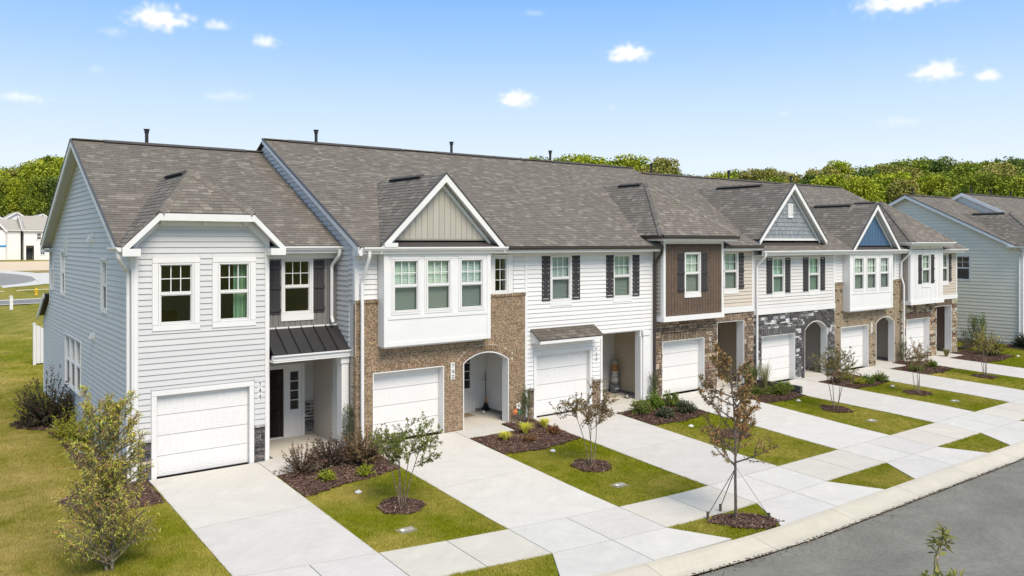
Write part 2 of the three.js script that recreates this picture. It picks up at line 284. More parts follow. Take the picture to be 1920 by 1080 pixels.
drives.forEach(([a, b], k) => { // each drive: two slabs with a joint, its front walk and its flared apron
  const d = struct(sub('driveway', scene), ['concrete driveway of the leftmost pale grey house', 'concrete driveway of the brick house with arched porch', 'concrete driveway of the white house with the garage awning', 'concrete driveway of the brown stone house', 'concrete driveway of the dark grey stone house', 'concrete driveway of the tan brick house', 'concrete driveway of the tan stone house at the row end', 'concrete driveway of the separate block on the far right'][k]); d.name = numbered('driveway');
  const zs = k === 0 ? -.52 : .02, zm = lerp(zs, zSide((a + b) / 2), .56);
  pad(new MB(), a, b, zs, zm, .03, 4, 8, jit(CON, rg, .05, .01)).build('slab', M.concrete, d);
  pad(new MB(), a, b, zm, zSide, .03, 6, 8, jit(CON, rg, .05, .01)).build('slab', M.concrete, d);
  const w = struct(sub('front_walk', scene), 'short concrete walk to the porch'); w.name = numbered('front_walk');
  const wa = b, wb = k === 0 ? -.75 : b + 1.75, wz = k === 0 ? -.55 : .02;
  pad(new MB(), wa, wb, wz, .88, .032, 3, 3, jit(CON, rg, .02, .006)).build('slab', M.concrete, w);
  walkIn.push([wa, wb, wz, .88]);
  const ap = struct(sub('driveway_apron', scene)); ap.name = numbered('driveway_apron');
  const m = (a + b) / 2;
  pad(new MB(), a, m, zFront, zKerb, .03, 3, 4, jit(CON, rg, .05, .01), .14, -.75, 0).build('slab', M.concrete, ap);
  pad(new MB(), m, b, zFront, zKerb, .03, 3, 4, jit(CON, rg, .05, .01), .14, 0, .75).build('slab', M.concrete, ap);
});
{ // the pavement in its slabs, the rolled kerb in its lengths, the street
  const s = struct(sub('pavement', scene), 'pale concrete pavement along the front lawns');
  const cuts = [-30, -26, -22, -18, -15, -12, -9.8, -7.6]; drives.slice(0, 7).forEach(([a, b], k) => { cuts.push(a, (a + b) / 2, b); const nx = drives[k + 1][0]; cuts.push(k === 6 ? b + 2 : (b + nx) / 2); }); for (let x = 37.8; x < 75; x += 1.9) cuts.push(x);
  cuts.sort((p, q) => p - q);
  for (let i = 0; i < cuts.length - 1; i++) if (cuts[i + 1] - cuts[i] > .2) { const mid = (cuts[i] + cuts[i + 1]) / 2, onDrive = drives.some(([a, b]) => mid > a && mid < b); pad(new MB(), cuts[i], cuts[i + 1], zSide, zFront, .031, 4, 3, jit(onDrive ? CON : CON2, rg, .03, .012)).build('slab', M.concrete, s); }
  const k = struct(sub('kerb', scene), 'pale rolled concrete kerb and gutter beside the street');
  const prof = [[0, .03], [.14, .025], [.36, -.02], [.55, -.06], [.66, -.062], [.775, -.055]];
  for (let x = -29; x < 75; x += 3.05) {
    const mb = new MB(), c = jit(KERB, rg, .04, .012), x0 = x + .005, x1 = x + 3.05 - .005, n = 4;
    for (let i = 0; i < n; i++) for (let j = 0; j < prof.length - 1; j++) {
      const P = (a, q) => { const X = lerp(x0, x1, a / n); return [X, gY(X, zKerb(X)) + q[1], zKerb(X) + q[0]]; }, q = [P(i, prof[j]), P(i, prof[j + 1]), P(i + 1, prof[j + 1]), P(i + 1, prof[j])];
      mb.poly(q, q.map((p) => [p[0], p[2]]), c);
    }
    for (const a of [0, n]) for (let j = 0; j < prof.length - 1; j++) { const X = a ? x1 : x0, y = gY(X, zKerb(X)), q = [prof[j], prof[j + 1]].map((p) => [X, y + p[1], zKerb(X) + p[0]]); const Q = [q[0], q[1], [X, y - .2, q[1][2]], [X, y - .2, q[0][2]]]; mb.poly(a ? Q.reverse() : Q, null, c); }
    mb.build('kerb_segment', M.concrete, k);
  }
  const road = new MB(); const nj = 8;
  for (let x = -40; x < 120; x += 2) for (let j = 0; j < nj; j++) {
    const P = (X, t) => { const z = lerp(zRoad(X) - .004, zFar(X), t); return [X, gY(X, 11) - .07 + .07 * Math.sin(t * Math.PI) , z]; }, q = [P(x, j / nj), P(x, (j + 1) / nj), P(x + 2, (j + 1) / nj), P(x + 2, j / nj)];
    road.poly(q, q.map((p) => [p[0], p[2]]), [.275, .262, .215]);
  }
  const R = struct(road.build('street', M.asphalt), 'grey asphalt street in front of the row');
  const far = new MB();
  for (let x = -40; x < 80; x += 4) pad(far, x, x + 4, zFar, (X) => zFar(X) + .8, .0, 2, 2, CON2, .2, 0, 0, 0);
  struct(far.build('kerb', M.concrete));
  // grit and dry leaves in the gutter line
  const g = new MB(), r = RNG(8);
  for (let i = 0; i < 2600; i++) { const x = r.in(-2, 34), z = zRoad(x) + (Math.abs(r() + r() - 1)) * (r() < .8 ? .09 : .5) - .03 - (r() < .3 ? .04 : 0), s = r.in(.006, .022), y = gY(x, zKerb(x)) - .062 + .004, a = r() * 6.28, c = r() < .25 ? [.30, .2, .1] : jit([.075, .06, .045], r, .4, .1); g.poly([[x + s * 1.6 * Math.cos(a), y + .002, z + s * 1.6 * Math.sin(a)], [x - s * Math.sin(a), y + .008, z + s * Math.cos(a)], [x - s * 1.6 * Math.cos(a), y + .004, z - s * 1.6 * Math.sin(a)], [x + s * Math.sin(a), y + .012, z - s * Math.cos(a)]].reverse(), null, c); }
  tag(g.build('grit', M.fabric), 'dark grit and leaf litter along the gutter line', null, null, 'stuff');
}
// far ground behind on the left: road, turning circle and path
{
  const strip = (name, pts, w, col, m, label, lift = .05) => { const mb = new MB(); for (let i = 0; i < pts.length - 1; i++) { const [ax, az] = pts[i], [bx, bz] = pts[i + 1], n = 6; for (let k = 0; k < n; k++) { const P = (t, s) => { const x = lerp(ax, bx, t), z = lerp(az, bz, t) + s * w / 2; return [x, gY(x, z) + lift, z]; }; const q = [P(k / n, -1), P(k / n, 1), P((k + 1) / n, 1), P((k + 1) / n, -1)]; mb.poly(q, q.map((p) => [p[0], p[2]]), col); } } return struct(mb.build(name, m), label); };
  strip('back_street', [[-60, -69], [-5, -72], [60, -76], [120, -80]], 5.4, [.30, .29, .27], M.asphalt, 'grey street crossing behind the row');
  strip('kerb', [[-60, -72.4], [-5, -75.4], [60, -79.4], [120, -83.4]], 1.5, CON2, M.concrete, 'pale kerb of the street behind', .07);
  strip('kerb', [[-60, -66], [-5, -68.7], [60, -72.5]], .7, CON2, M.concrete, 'near pale kerb of the street behind', .07);
  const disc = new MB(), cx = -6, cz = -112; const ring = (r, y) => [...Array(48)].map((_, i) => { const a = -i / 48 * 6.2832, x = cx + r * 1.0 * Math.cos(a), z = cz + r * .95 * Math.sin(a); return [x, gY(x, z) + y, z]; });
  const A = ring(14.2, .07), B = ring(11.2, .08); for (let i = 0; i < 48; i++) { const j = (i + 1) % 48; disc.quad(A[i], A[j], B[j], B[i], CON); } struct(disc.build('pavement', M.concrete), 'pale concrete edge of the turning circle');
  const d2 = new MB(); for (let i = 0; i < 48; i++) { const j = (i + 1) % 48; d2.poly([[cx, gY(cx, cz) + .09, cz], ring(11.2, .09)[i], ring(11.2, .09)[j]], [[0, 0], [1, 0], [0, 1]], [.36, .35, .32]); } struct(d2.build('turning_circle', M.asphalt), 'grey asphalt turning circle behind the row');
  const ext = new MB(); for (let x = 5; x < 26; x += 3) { const P = (X, z) => [X, gY(X, z) + .06, z]; ext.quad(P(x, -104), P(x + 3, -104), P(x + 3, -119), P(x, -119), CON); } struct(ext.build('forecourt', M.concrete), 'pale concrete forecourt beside the turning circle');
  strip('bare_soil', [[-30, -129], [10, -130], [60, -133]], 15, [.56, .44, .295], M.fabric, 'tan bare soil in front of the far houses', .05); strip('bare_soil', [[-30, -95], [-8, -93.5], [12, -95]], 1.6, [.6, .5, .3], M.fabric, 'thin worn strip across the far lawn', .04);
  strip('path', [[-30, -104], [-14, -99], [-6, -96], [-2, -100]], 1.6, CON, M.concrete, 'pale concrete path by the turning circle', .06);
}

// ---------------------------------------------------------------- building parts
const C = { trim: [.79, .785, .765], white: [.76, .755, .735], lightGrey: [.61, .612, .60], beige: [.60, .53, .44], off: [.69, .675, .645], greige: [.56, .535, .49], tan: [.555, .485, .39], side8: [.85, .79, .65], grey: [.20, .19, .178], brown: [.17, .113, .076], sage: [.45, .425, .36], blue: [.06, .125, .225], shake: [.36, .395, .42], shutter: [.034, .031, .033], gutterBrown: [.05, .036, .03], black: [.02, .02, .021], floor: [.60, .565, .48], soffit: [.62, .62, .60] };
const wr = RNG(99);
function spans(u0, u1, v0, v1, holes) {
  const hs = holes.filter((h) => h[1] < v1 - 1e-4 && h[3] > v0 + 1e-4 && h[0] < u1 && h[2] > u0), cut = [u0, u1];
  for (const h of hs) for (const q of [h[0], h[2]]) if (q > u0 && q < u1) cut.push(q);
  cut.sort((a, b) => a - b); const groups = []; let cur = null;
  for (let i = 0; i < cut.length - 1; i++) {
    const m = (cut[i] + cut[i + 1]) / 2; let lo = v0, hi = v1;
    for (const h of hs) if (m > h[0] && m < h[2]) { if (h[1] <= v0 + 1e-4 && h[3] >= v1 - 1e-4) hi = lo; else if (h[1] <= v0 + 1e-4) lo = Math.max(lo, h[3]); else hi = Math.min(hi, h[1]); }
    if (hi - lo > .008 && cut[i + 1] - cut[i] > .004) { if (!cur) groups.push(cur = []); cur.push([cut[i], lo, cut[i + 1], hi]); } else cur = null;
  }
  return groups;
}
const bounds = (P) => [Math.min(...P.map((q) => q[0])), Math.min(...P.map((q) => q[1])), Math.max(...P.map((q) => q[0])), Math.max(...P.map((q) => q[1]))];
// a wall body with real openings: vertical strips, so that it needs no triangulation of holes
function wallBody(mb, F, poly, holes, t0, t1, col) {
  const [u0, v0, u1, v1] = bounds(poly), cut = [v0, v1]; for (const h of holes) for (const q of [h[1], h[3]]) if (q > v0 && q < v1) cut.push(q); cut.sort((a, b) => a - b);
  for (let i = 0; i < cut.length - 1; i++) if (cut[i + 1] - cut[i] > 1e-4) for (const g of spans(u0, u1, cut[i], cut[i + 1], holes)) for (const r of g) { const q = clipPoly([[r[0], r[1]], [r[2], r[1]], [r[2], r[3]], [r[0], r[3]]], poly); if (q.length > 2) mb.block(q, F, t0, t1, 0, col, 0, 0, true); }
  return mb;
}
function lapSiding(parent, F, poly, holes, col, expo = .146, name = 'siding_board', gap = .011) { // each course, between openings, is a board of its own
  const [u0, v0, u1, v1] = bounds(poly);
  for (let v = v0; v < v1 - .01; v += expo) {
    const top = Math.min(v + expo, v1);
    for (const g of spans(u0, u1, v, top, holes)) {
      const mb = new MB(), uo = wr() * 9, c = jit(col, wr, .012, .004);
      for (const r of g) { const q = clipPoly([[r[0] + .002, r[1] + (r[1] < v + 1e-4 ? gap : 0)], [r[2] - .002, r[1] + (r[1] < v + 1e-4 ? gap : 0)], [r[2] - .002, r[3]], [r[0] + .002, r[3]]], poly); if (q.length > 2 && polyArea(q) > 2e-4) mb.block(q, F, 0, (u, w) => .010 + .022 * clamp((v + expo - w) / expo), 0, c, uo, 0); }
      if (mb.p.length) mb.build(name, M.siding, parent);
    }
  }
}
function vertBoards(parent, F, poly, holes, col, w = .2, name = 'vertical_board', m = M.paint, rev = .012) {
  const [u0, v0, u1, v1] = bounds(poly), G = new Frame(F.o, F.V, F.U.map((x) => -x)); // swap axes: courses run sideways
  const sw = (P) => P.map(([u, v]) => [v, -u]), P2 = sw(poly), H2 = holes.map((h) => [h[1], -h[2], h[3], -h[0]]), n = Math.max(1, Math.round((u1 - u0) / w)), ww = (u1 - u0) / n;
  for (let i = 0; i < n; i++) for (const g of spans(v0, v1, -(u0 + (i + 1) * ww), -(u0 + i * ww), H2)) {
    const mb = new MB(), c = jit(col, wr, .05, .015), uo = wr() * 9;
    for (const r of g) { const q = clipPoly([[r[0], r[1] + rev / 2], [r[2], r[1] + rev / 2], [r[2], r[3] - rev / 2], [r[0], r[3] - rev / 2]], P2); if (q.length > 2 && polyArea(q) > 3e-4) mb.block(q, G, 0, .018, .003, c, 0, uo); }
    if (mb.p.length) mb.build(name, m, parent);
  }
}
// a double-hung window in an opening u0..u1, v0..v1 of a wall face (frame F, face at depth 0)
const winHole = (w) => [w.u0 - .05, w.v0 - .05, w.u1 + .05, w.v1 + .05];
function window_(parent, F, w) {
  const { u0, v0, u1, v1, cols = 3, rows = 2, casing = .09, sill = 0, casingD = .035 } = w, g = sub('window', parent), vm = w.single ? v1 : lerp(v0, v1, .5), f = new MB(), t = C.trim;
  const fr = (a, b, c, d, t0, t1) => f.rect(F, a, b, c, d, t0, t1, t, .004);
  fr(u0 - .05, v0 - .05, u0, v1 + .05, -.08, .028); fr(u1, v0 - .05, u1 + .05, v1 + .05, -.08, .028); fr(u0, v1, u1, v1 + .05, -.08, .0275); fr(u0, v0 - .05, u1, v0, -.08, .0275);
  if (!w.single) fr(u0, vm - .028, u1, vm + .028, -.06, .012);
  const s = .028; for (const [a, b, d] of w.single ? [[v0, v1, 0]] : [[v0, vm - .028, .0], [vm + .028, v1, -.012]]) { fr(u0, a, u0 + s, b, -.055, .002 + d); fr(u1 - s, a, u1, b, -.055, .002 + d); fr(u0 + s, a, u1 - s, a + s * .8, -.055, .0015 + d); fr(u0 + s, b - s * .8, u1 - s, b, -.055, .0015 + d); }
  f.build('frame', M.paint, g);
  if (casing) { const k = new MB(), a = casing, o = .05, L = u0 - o - a, R = u1 + o + a; k.rect(F, L, v0 - o, u0 - o, v1 + o, 0, casingD, t, .005).rect(F, u1 + o, v0 - o, R, v1 + o, 0, casingD, t, .005).rect(F, L, v1 + o, R, v1 + o + a, 0, casingD + .004, t, .005).rect(F, L - (sill ? .01 : 0), v0 - o - (sill || a), R + (sill ? .01 : 0), v0 - o, 0, casingD + .006, t, .005); k.build('casing', M.paint, g); }
  const pane = (a, b, c, d, tt, name = 'pane', m = M.glass) => new MB().poly([F.at(a, b, tt), F.at(c, b, tt), F.at(c, d, tt), F.at(a, d, tt)], [[a, b], [c, b], [c, d], [a, d]]).build(name, m, g);
  const a0 = u0 + s, a1 = u1 - s, b0 = vm + .028 + s * .8, b1 = v1 - s * .8, mt = .011, mu = new MB();
  const lite = (lo, hi, c, r, tt) => {
    for (let i = 1; i < c; i++) { const x = lerp(a0, a1, i / c); mu.rect(F, x - mt, lo, x + mt, hi, tt - .006, tt + .008, t); }
    for (let j = 1; j < r; j++) { const y = lerp(lo, hi, j / r); for (let i = 0; i < c; i++) mu.rect(F, lerp(a0, a1, i / c) + (i ? mt : 0), y - mt, lerp(a0, a1, (i + 1) / c) - (i < c - 1 ? mt : 0), y + mt, tt - .006, tt + .008, t); }
    for (let i = 0; i < c; i++) for (let j = 0; j < r; j++) pane(lerp(a0, a1, i / c) + (i ? mt : 0), lerp(lo, hi, j / r) + (j ? mt : 0), lerp(a0, a1, (i + 1) / c) - (i < c - 1 ? mt : 0), lerp(lo, hi, (j + 1) / r) - (j < r - 1 ? mt : 0), tt);
  };
  if (w.single) lite(v0 + s * .8, v1 - s * .8, cols, rows, -.035);
  else { lite(b0, b1, cols, rows, -.045); pane(a0, v0 + s * .8, a1, vm - .028 - s * .8, -.03); if (w.screen) pane(a0, v0 + s * .8, a1, vm - .028 - s * .8, -.018, 'insect_screen', M.screen); }
  if (mu.p.length) mu.build('muntin', M.paint, g);
  if (w.blind) { // drawn slats behind the glass
    const b = new MB(), c = w.blindCol ?? [.62, .76, .69], n = Math.round((v1 - v0) / .05), stop = w.blindStop ?? 0;
    for (let i = 0; i < n; i++) { const y = v1 - .01 - (i + .5) * .05; if (y < lerp(v0, v1, stop)) break; const q = [F.at(u0, y - .024, -.115), F.at(u1, y - .024, -.115), F.at(u1, y + .024, -.135), F.at(u0, y + .024, -.135)]; b.poly(q, null, jit(c, wr, .03, .01)); }
    b.build('blind', M.blind, g);
  }
  if (w.curtain) { const b = new MB(), n = 14; for (let i = 0; i < n; i++) { const x = lerp(w.curtain[0], w.curtain[1], i / n), x2 = lerp(w.curtain[0], w.curtain[1], (i + 1) / n), z = (k) => -.22 + .03 * Math.sin(k * 2.4); b.poly([F.at(x, v0 - .4, z(i)), F.at(x2, v0 - .4, z(i + 1)), F.at(x2, v1, z(i + 1)), F.at(x, v1, z(i))], null, w.curtainCol ?? [.22, .36, .24]); } b.build('curtain', M.fabric, g); }
  return g;
}
function shutter(parent, F, u0, v0, u1, v1, kind) {
  const m = new MB(), c = C.shutter;
  if (kind === 'panel') { const s = .05, mid = lerp(v0, v1, .52); m.rect(F, u0, v0, u1, v1, .004, .026, c, .004); for (const [a, b] of [[v0 + s * 1.3, mid - s * .6], [mid + s * .6, v1 - s * 1.1]]) m.rect(F, u0 + s + .02, a + .02, u1 - s - .02, b - .02, .026, .046, c, .022); const st = (a, b, d, e) => m.rect(F, a, b, d, e, .026, .044, c, .004); st(u0, v0, u0 + s, v1); st(u1 - s, v0, u1, v1); for (const [a, b] of [[v0, v0 + s * 1.3], [mid - s * .6, mid + s * .6], [v1 - s * 1.1, v1]]) st(u0 + s, a, u1 - s, b); }
  else { const n = 3, w = (u1 - u0) / n; for (let i = 0; i < n; i++) m.rect(F, u0 + i * w + .004, v0, u0 + (i + 1) * w - .004, v1, .004, .03, c, .004); m.rect(F, u0 + .01, v0 + .01, u1 - .01, v1 - .01, .002, .02, c); for (const k of [.09, .5, .87]) { const y = lerp(v0, v1, k); m.rect(F, u0 - .006, y - .045, u1 + .006, y + .045, .03, .055, c, .004); } }
  return m.build('shutter', M.plain, parent);
}
function garageDoor(parent, F, u0, v0, u1, v1, t) { // four sections of eight short raised panels
  const g = sub('garage_door', parent), n = 4, cols = 8, h = (v1 - v0) / n;
  for (let j = 0; j < n; j++) { const mb = new MB(), a = v0 + j * h + .003, b = v0 + (j + 1) * h - .003, c = [.79, .785, .765]; mb.rect(F, u0, a, u1, b, t - .05, t, c, .004); const w = (u1 - u0) / cols; for (let i = 0; i < cols; i++) { const x0 = u0 + i * w + .045, x1 = u0 + (i + 1) * w - .045, y0 = a + .085, y1 = b - .085; for (const [p, q, r, s] of [[x0, y0, x1, y0 + .02], [x0, y1 - .02, x1, y1], [x0, y0 + .02, x0 + .02, y1 - .02], [x1 - .02, y0 + .02, x1, y1 - .02]]) mb.rect(F, p, q, r, s, t, t + .0045, c, .009); mb.rect(F, x0 + .04, y0 + .04, x1 - .04, y1 - .04, t, t + .004, c, .01); } mb.build('door_section', M.metalPaint, g); }
  new MB().rect(F, u0, v0 - .012, u1, v0 + .004, t - .04, t + .004, [.06, .06, .06]).build('bottom_seal', M.plain, g);
  return g;
}
function gutter(parent, a, b, col, out = [0, 0, 1]) { // K-style trough from a to b, hung in front of the line
  const mb = new MB(), d = norm(vsub(b, a)), prof = [[0, .0], [0, -.10], [.07, -.10], [.095, -.055], [.115, -.04], [.115, .004], [.105, .004], [.1, -.03], [.06, -.088], [.012, -.088], [.012, 0]];
  const P = (p, q) => [p[0] + out[0] * q[0], p[1] + q[1], p[2] + out[2] * q[0]]; let pr = prof; if (dot(cross(out, [0, 1, 0]), d) > 0) pr = prof.slice().reverse();
  for (let i = 0; i < pr.length; i++) { const q = pr[i], r = pr[(i + 1) % pr.length]; mb.quad(P(a, q), P(b, q), P(b, r), P(a, r), col); }
  for (const e of [a, b]) { const L = [[0, 0], [0, -.10], [.07, -.10], [.095, -.055], [.115, -.04], [.115, .004]].map((q) => P(vadd(e, d, e === a ? -.002 : .002), q)); mb.poly(L, null, col); mb.poly(L.slice().reverse().map((p) => vadd(p, d, e === a ? -.003 : .003)), null, col); }
  return mb.build('gutter', M.metalPaint, parent);
}
function downspout(parent, pts, col) { const mb = new MB(), R = []; for (let i = 0; i < pts.length; i++) { if (i && i < pts.length - 1) { const a = norm(vsub(pts[i - 1], pts[i])), b = norm(vsub(pts[i + 1], pts[i])); for (const t of [0, .33, .67, 1]) { const p = vadd(pts[i], a, .09 * (1 - t)), q = vadd(pts[i], b, .09 * t); R.push([0, 1, 2].map((k) => lerp(p[k], q[k], t))); } } else R.push(pts[i]); } mb.tube(R, .052, 8, col); return mb.build('downspout', M.metalPaint, parent); }
function plaque(parent, F, u, v, w, h, digits) {
  const g = sub('address_plaque', parent); new MB().rect(F, u, v, u + w, v + h, .0, .022, [.8, .8, .79], .006).build('plate', M.paint, g);
  digits.split('').forEach((d, i) => { const s = w * .72, t = new TextGeometry(d, { font, size: s, depth: .006, curveSegments: 4 }); t.computeBoundingBox(); const b = t.boundingBox; t.translate(-(b.min.x + b.max.x) / 2, 0, 0); const m = new THREE.Mesh(t, M.digit); m.name = 'numeral'; const p = F.at(u + w / 2, v + h - (i + 1) * h / 3.15 + .01, .023); m.position.set(...p); m.castShadow = m.receiveShadow = true; g.add(m); });
}
M.digit = new THREE.MeshStandardMaterial({ color: new THREE.Color().setRGB(.02, .02, .022), roughness: .5 });
// ------ masonry
function bricks(P, gpos, F, poly, holes, col, skip, opt = {}) {
  const [u0, v0, u1, v1] = bounds(poly), bw = .203, bh = .066, m = .0135; let row = 0;
  for (let v = v0; v < v1 - .02; v += bh + m, row++) for (let u = u0 - (row % 2 ? (bw + m) / 2 : 0); u < u1; u += bw + m) {
    const a = Math.max(u, u0), b = Math.min(u + bw, u1), t = Math.min(v + bh, v1); if (b - a < .02) continue;
    for (const g of spans(a, b, v, t, holes)) for (const r of g) {
      if (r[2] - r[0] < .015 || r[3] - r[1] < .012) continue; const cu = (r[0] + r[2]) / 2, cv = (r[1] + r[3]) / 2; if (skip && skip(cu, cv)) continue;
      const c = jit(opt.dark && wr() < opt.dark ? opt.darkCol : wr() < .15 ? col.map((x) => x * 1.15) : col, wr, .11, .03);
      P.add(new MB().block([[r[0], r[1]], [r[2], r[1]], [r[2], r[3]], [r[0], r[3]]], F, 0, .009 + wr() * .004, .003, c, wr() * 5, wr() * 5), vadd(gpos, F.at(cu, cv)), (r[2] - r[0]) * (r[3] - r[1]));
    }
  }
}
function soldiers(P, gpos, F, u0, u1, v, h, w, col, d = .014, m = .0105, rough = 0) { const n = Math.round((u1 - u0) / (w + m)), s = (u1 - u0) / n; for (let i = 0; i < n; i++) P.add(new MB().block([[u0 + i * s + m / 2, v - wr() * rough], [u0 + (i + 1) * s - m / 2, v - wr() * rough * 0], [u0 + (i + 1) * s - m / 2, v + h - wr() * rough], [u0 + i * s + m / 2, v + h - wr() * rough]], F, 0, d + wr() * .006 + rough * .2, .004 + rough * .1, jit(wr() < .2 ? col.map((x) => x * 1.2) : col, wr, .16, .05), wr() * 5, wr() * 5), vadd(gpos, F.at(u0 + i * s, v)), w * h * 3); }
// a segmental arch over u0..u1: y of the intrados at u
const archY = (A, u) => { const hw = (A.u1 - A.u0) / 2, R = (hw * hw + A.rise * A.rise) / (2 * A.rise), x = u - (A.u0 + A.u1) / 2; return Math.abs(x) < hw ? A.spring + A.rise - R + Math.sqrt(Math.max(0, R * R - x * x)) : -1; };
function archRing(P, gpos, F, A, h, w, col, rough = 0) {
  const hw = (A.u1 - A.u0) / 2, R = (hw * hw + A.rise * A.rise) / (2 * A.rise), cx = (A.u0 + A.u1) / 2, cy = A.spring + A.rise - R, a0 = Math.acos(clamp(hw / R, -1, 1)), a1 = Math.PI - a0, n = Math.round((a1 - a0) * R / w);
  for (let i = 0; i < n; i++) { const p = lerp(a0, a1, (i + .06) / n), q = lerp(a0, a1, (i + .94) / n), pt = (a, r) => [cx + Math.cos(a) * r, cy + Math.sin(a) * r], hh = h - wr() * rough; P.add(new MB().block([pt(p, R + .004), pt(p, R + hh), pt(q, R + hh), pt(q, R + .004)], F, 0, .016 + wr() * .006 + rough * .2, .004 + rough * .1, jit(col, wr, .2, .05), wr() * 5, wr() * 5), vadd(gpos, F.at(...pt(p, R))), w * h * 3); }
  return (u, v) => { const r = Math.hypot(u - cx, v - cy), an = Math.atan2(v - cy, u - cx); return (v > A.spring - .02 && r < R + h + .02 && an > a0 - .05 && an < a1 + .05) || (u > A.u0 && u < A.u1 && v < Math.max(A.spring, archY(A, u))); };
}
function stones(P, gpos, F, poly, holes, cols, skip, ws = [.16, .5]) { // random ledge stone in broken courses
  const [u0, v0, u1, v1] = bounds(poly), m = .008;
  for (let v = v0; v < v1 - .03;) {
    let h = wr.pick([.11, .15, .19, .22]); if (v1 - v - h < .09) h = v1 - v;
    for (let u = u0; u < u1 - .01;) {
      let w = Math.min(wr.in(...ws), u1 - u); if (u1 - u - w < .1) w = u1 - u;
      const parts = h > .17 && wr() < .62 ? [[v, v + h * wr.in(.4, .6)]] : [[v, v + h]]; if (parts.length === 1 && parts[0][1] < v + h - .01) parts.push([parts[0][1], v + h]);
      for (const [a, b] of parts) for (const g of spans(u + m / 2, u + w - m / 2, a + m / 2, b - m / 2, holes)) for (const r of g) {
        if (r[2] - r[0] < .03 || r[3] - r[1] < .03) continue; const cu = (r[0] + r[2]) / 2, cv = (r[1] + r[3]) / 2; if (skip && skip(cu, cv)) continue;
        const jx = () => (wr() - .5) * .008; P.add(new MB().block([[r[0] + jx() * .5, r[1] + jx()], [r[2] + jx() * .5, r[1] + jx()], [r[2] + jx() * .5, r[3] + jx()], [r[0] + jx() * .5, r[3] + jx()]], F, 0, (() => { const d = wr.in(.02, .05), sx = wr.in(-.05, .05), sy = wr.in(-.1, .1); return (x, y) => d + (x - cu) * sx + (y - cv) * sy; })(), .011, jit(wr.pick(cols), wr, .2, .04), wr() * 5, wr() * 5), vadd(gpos, F.at(cu, cv)), (r[2] - r[0]) * (r[3] - r[1]));
      }
      u += w;
    }
    v += h;
  }
}
const ST = {
  grey: [[.137, .130, .130], [.192, .185, .178], [.260, .253, .246], [.116, .116, .123], [.328, .321, .315], [.178, .170, .164], [.232, .218, .212], [.700, .700, .700], [.700, .700, .656]],
  brown: [[.397, .286, .198], [.317, .230, .166], [.491, .373, .261], [.261, .198, .151], [.571, .445, .317], [.428, .325, .238], [.348, .261, .198]],
  tan: [[.628, .492, .328], [.700, .615, .437], [.492, .355, .218], [.205, .137, .102], [.700, .700, .560], [.573, .423, .273], [.300, .205, .150], [.683, .573, .423]],
  ledge: [[.140, .134, .134], [.183, .177, .171], [.110, .110, .116], [.256, .232, .207], [.573, .488, .390], [.159, .152, .152], [.220, .207, .201]],
};
// ------ roofs
const SH = [[.222, .196, .162], [.209, .184, .152], [.233, .206, .171], [.199, .175, .145], [.226, .2, .165]], SHL = [[.295, .262, .218], [.278, .247, .206], [.315, .281, .235]];
function shingles(P, gpos, pts, opt = {}) { // laminated shingles on a plane polygon in space
  let n = norm(cross(vsub(pts[1], pts[0]), vsub(pts[2], pts[0]))); if (n[1] < 0) n = n.map((x) => -x);
  const U = norm(cross([0, 1, 0], n)), V = cross(n, U), F = new Frame(pts[0], U, V), poly = pts.map((p) => F.uv(p)), [u0, v0, u1, v1] = bounds(poly), e = opt.expo ?? .143;
  for (let v = v0; v < v1; v += e) {
    let u = u0 - wr() * .4, light = 0;
    while (u < u1) {
      const w = wr.in(.12, .31), q = clipPoly([[u + .002, v], [u + w - .002, v], [u + w - .002, v + e + .02], [u + .002, v + e + .02]], poly); u += w;
      if (q.length < 3 || polyArea(q) < 6e-4) continue; const cu = (bounds(q)[0] + bounds(q)[2]) / 2, cv = v + e / 2, wp = F.at(cu, cv); if (opt.skip && q.every((k) => opt.skip(F.at(k[0], k[1])))) continue;
      light = wr() < .17 ? 1 : 0; const col = jit(wr.pick(light ? SHL : SH).map((x) => x * (opt.tone ?? 1)), wr, .055, .012), tk = light ? .007 : .004 + wr() * .004;
      P.add(new MB().block(q, F, .0, (a, b) => .002 + (.006 + tk) * clamp((v + e + .02 - b) / (e + .02)), 0, col, wr() * 3, wr() * 3), vadd(gpos, wp), polyArea(q));
    }
  }
}
function hipCaps(P, gpos, a, b, col = SH[0]) { const L = Math.hypot(...vsub(b, a)), n = Math.round(L / .14), d = vsub(b, a).map((x) => x / L); for (let i = 0; i < n; i++) { const p = vadd(a, d, i * L / n), q = vadd(a, d, (i + 1.25) * L / n), mb = new MB(), s = norm(cross(d, [0, 1, 0])), c = jit(wr() < .2 ? SHL[1] : col, wr, .13, .03), w = .13; for (const k of [-1, 1]) { const f = (p0, up) => [vadd(p0, [0, 1, 0], up), vadd(vadd(p0, s, k * w), [0, 1, 0], up - .085)]; const A = f(p, .035), B = f(q, .02); const Q = [A[0], A[1], B[1], B[0]]; mb.quad(...(k > 0 ? Q : Q.reverse()), c); const lo = A.map((x) => vadd(x, [0, 1, 0], -.02)); mb.quad(...(k > 0 ? [lo[0], lo[1], A[1], A[0]] : [A[0], A[1], lo[1], lo[0]]), c); } P.add(mb, vadd(gpos, p), .004); } }
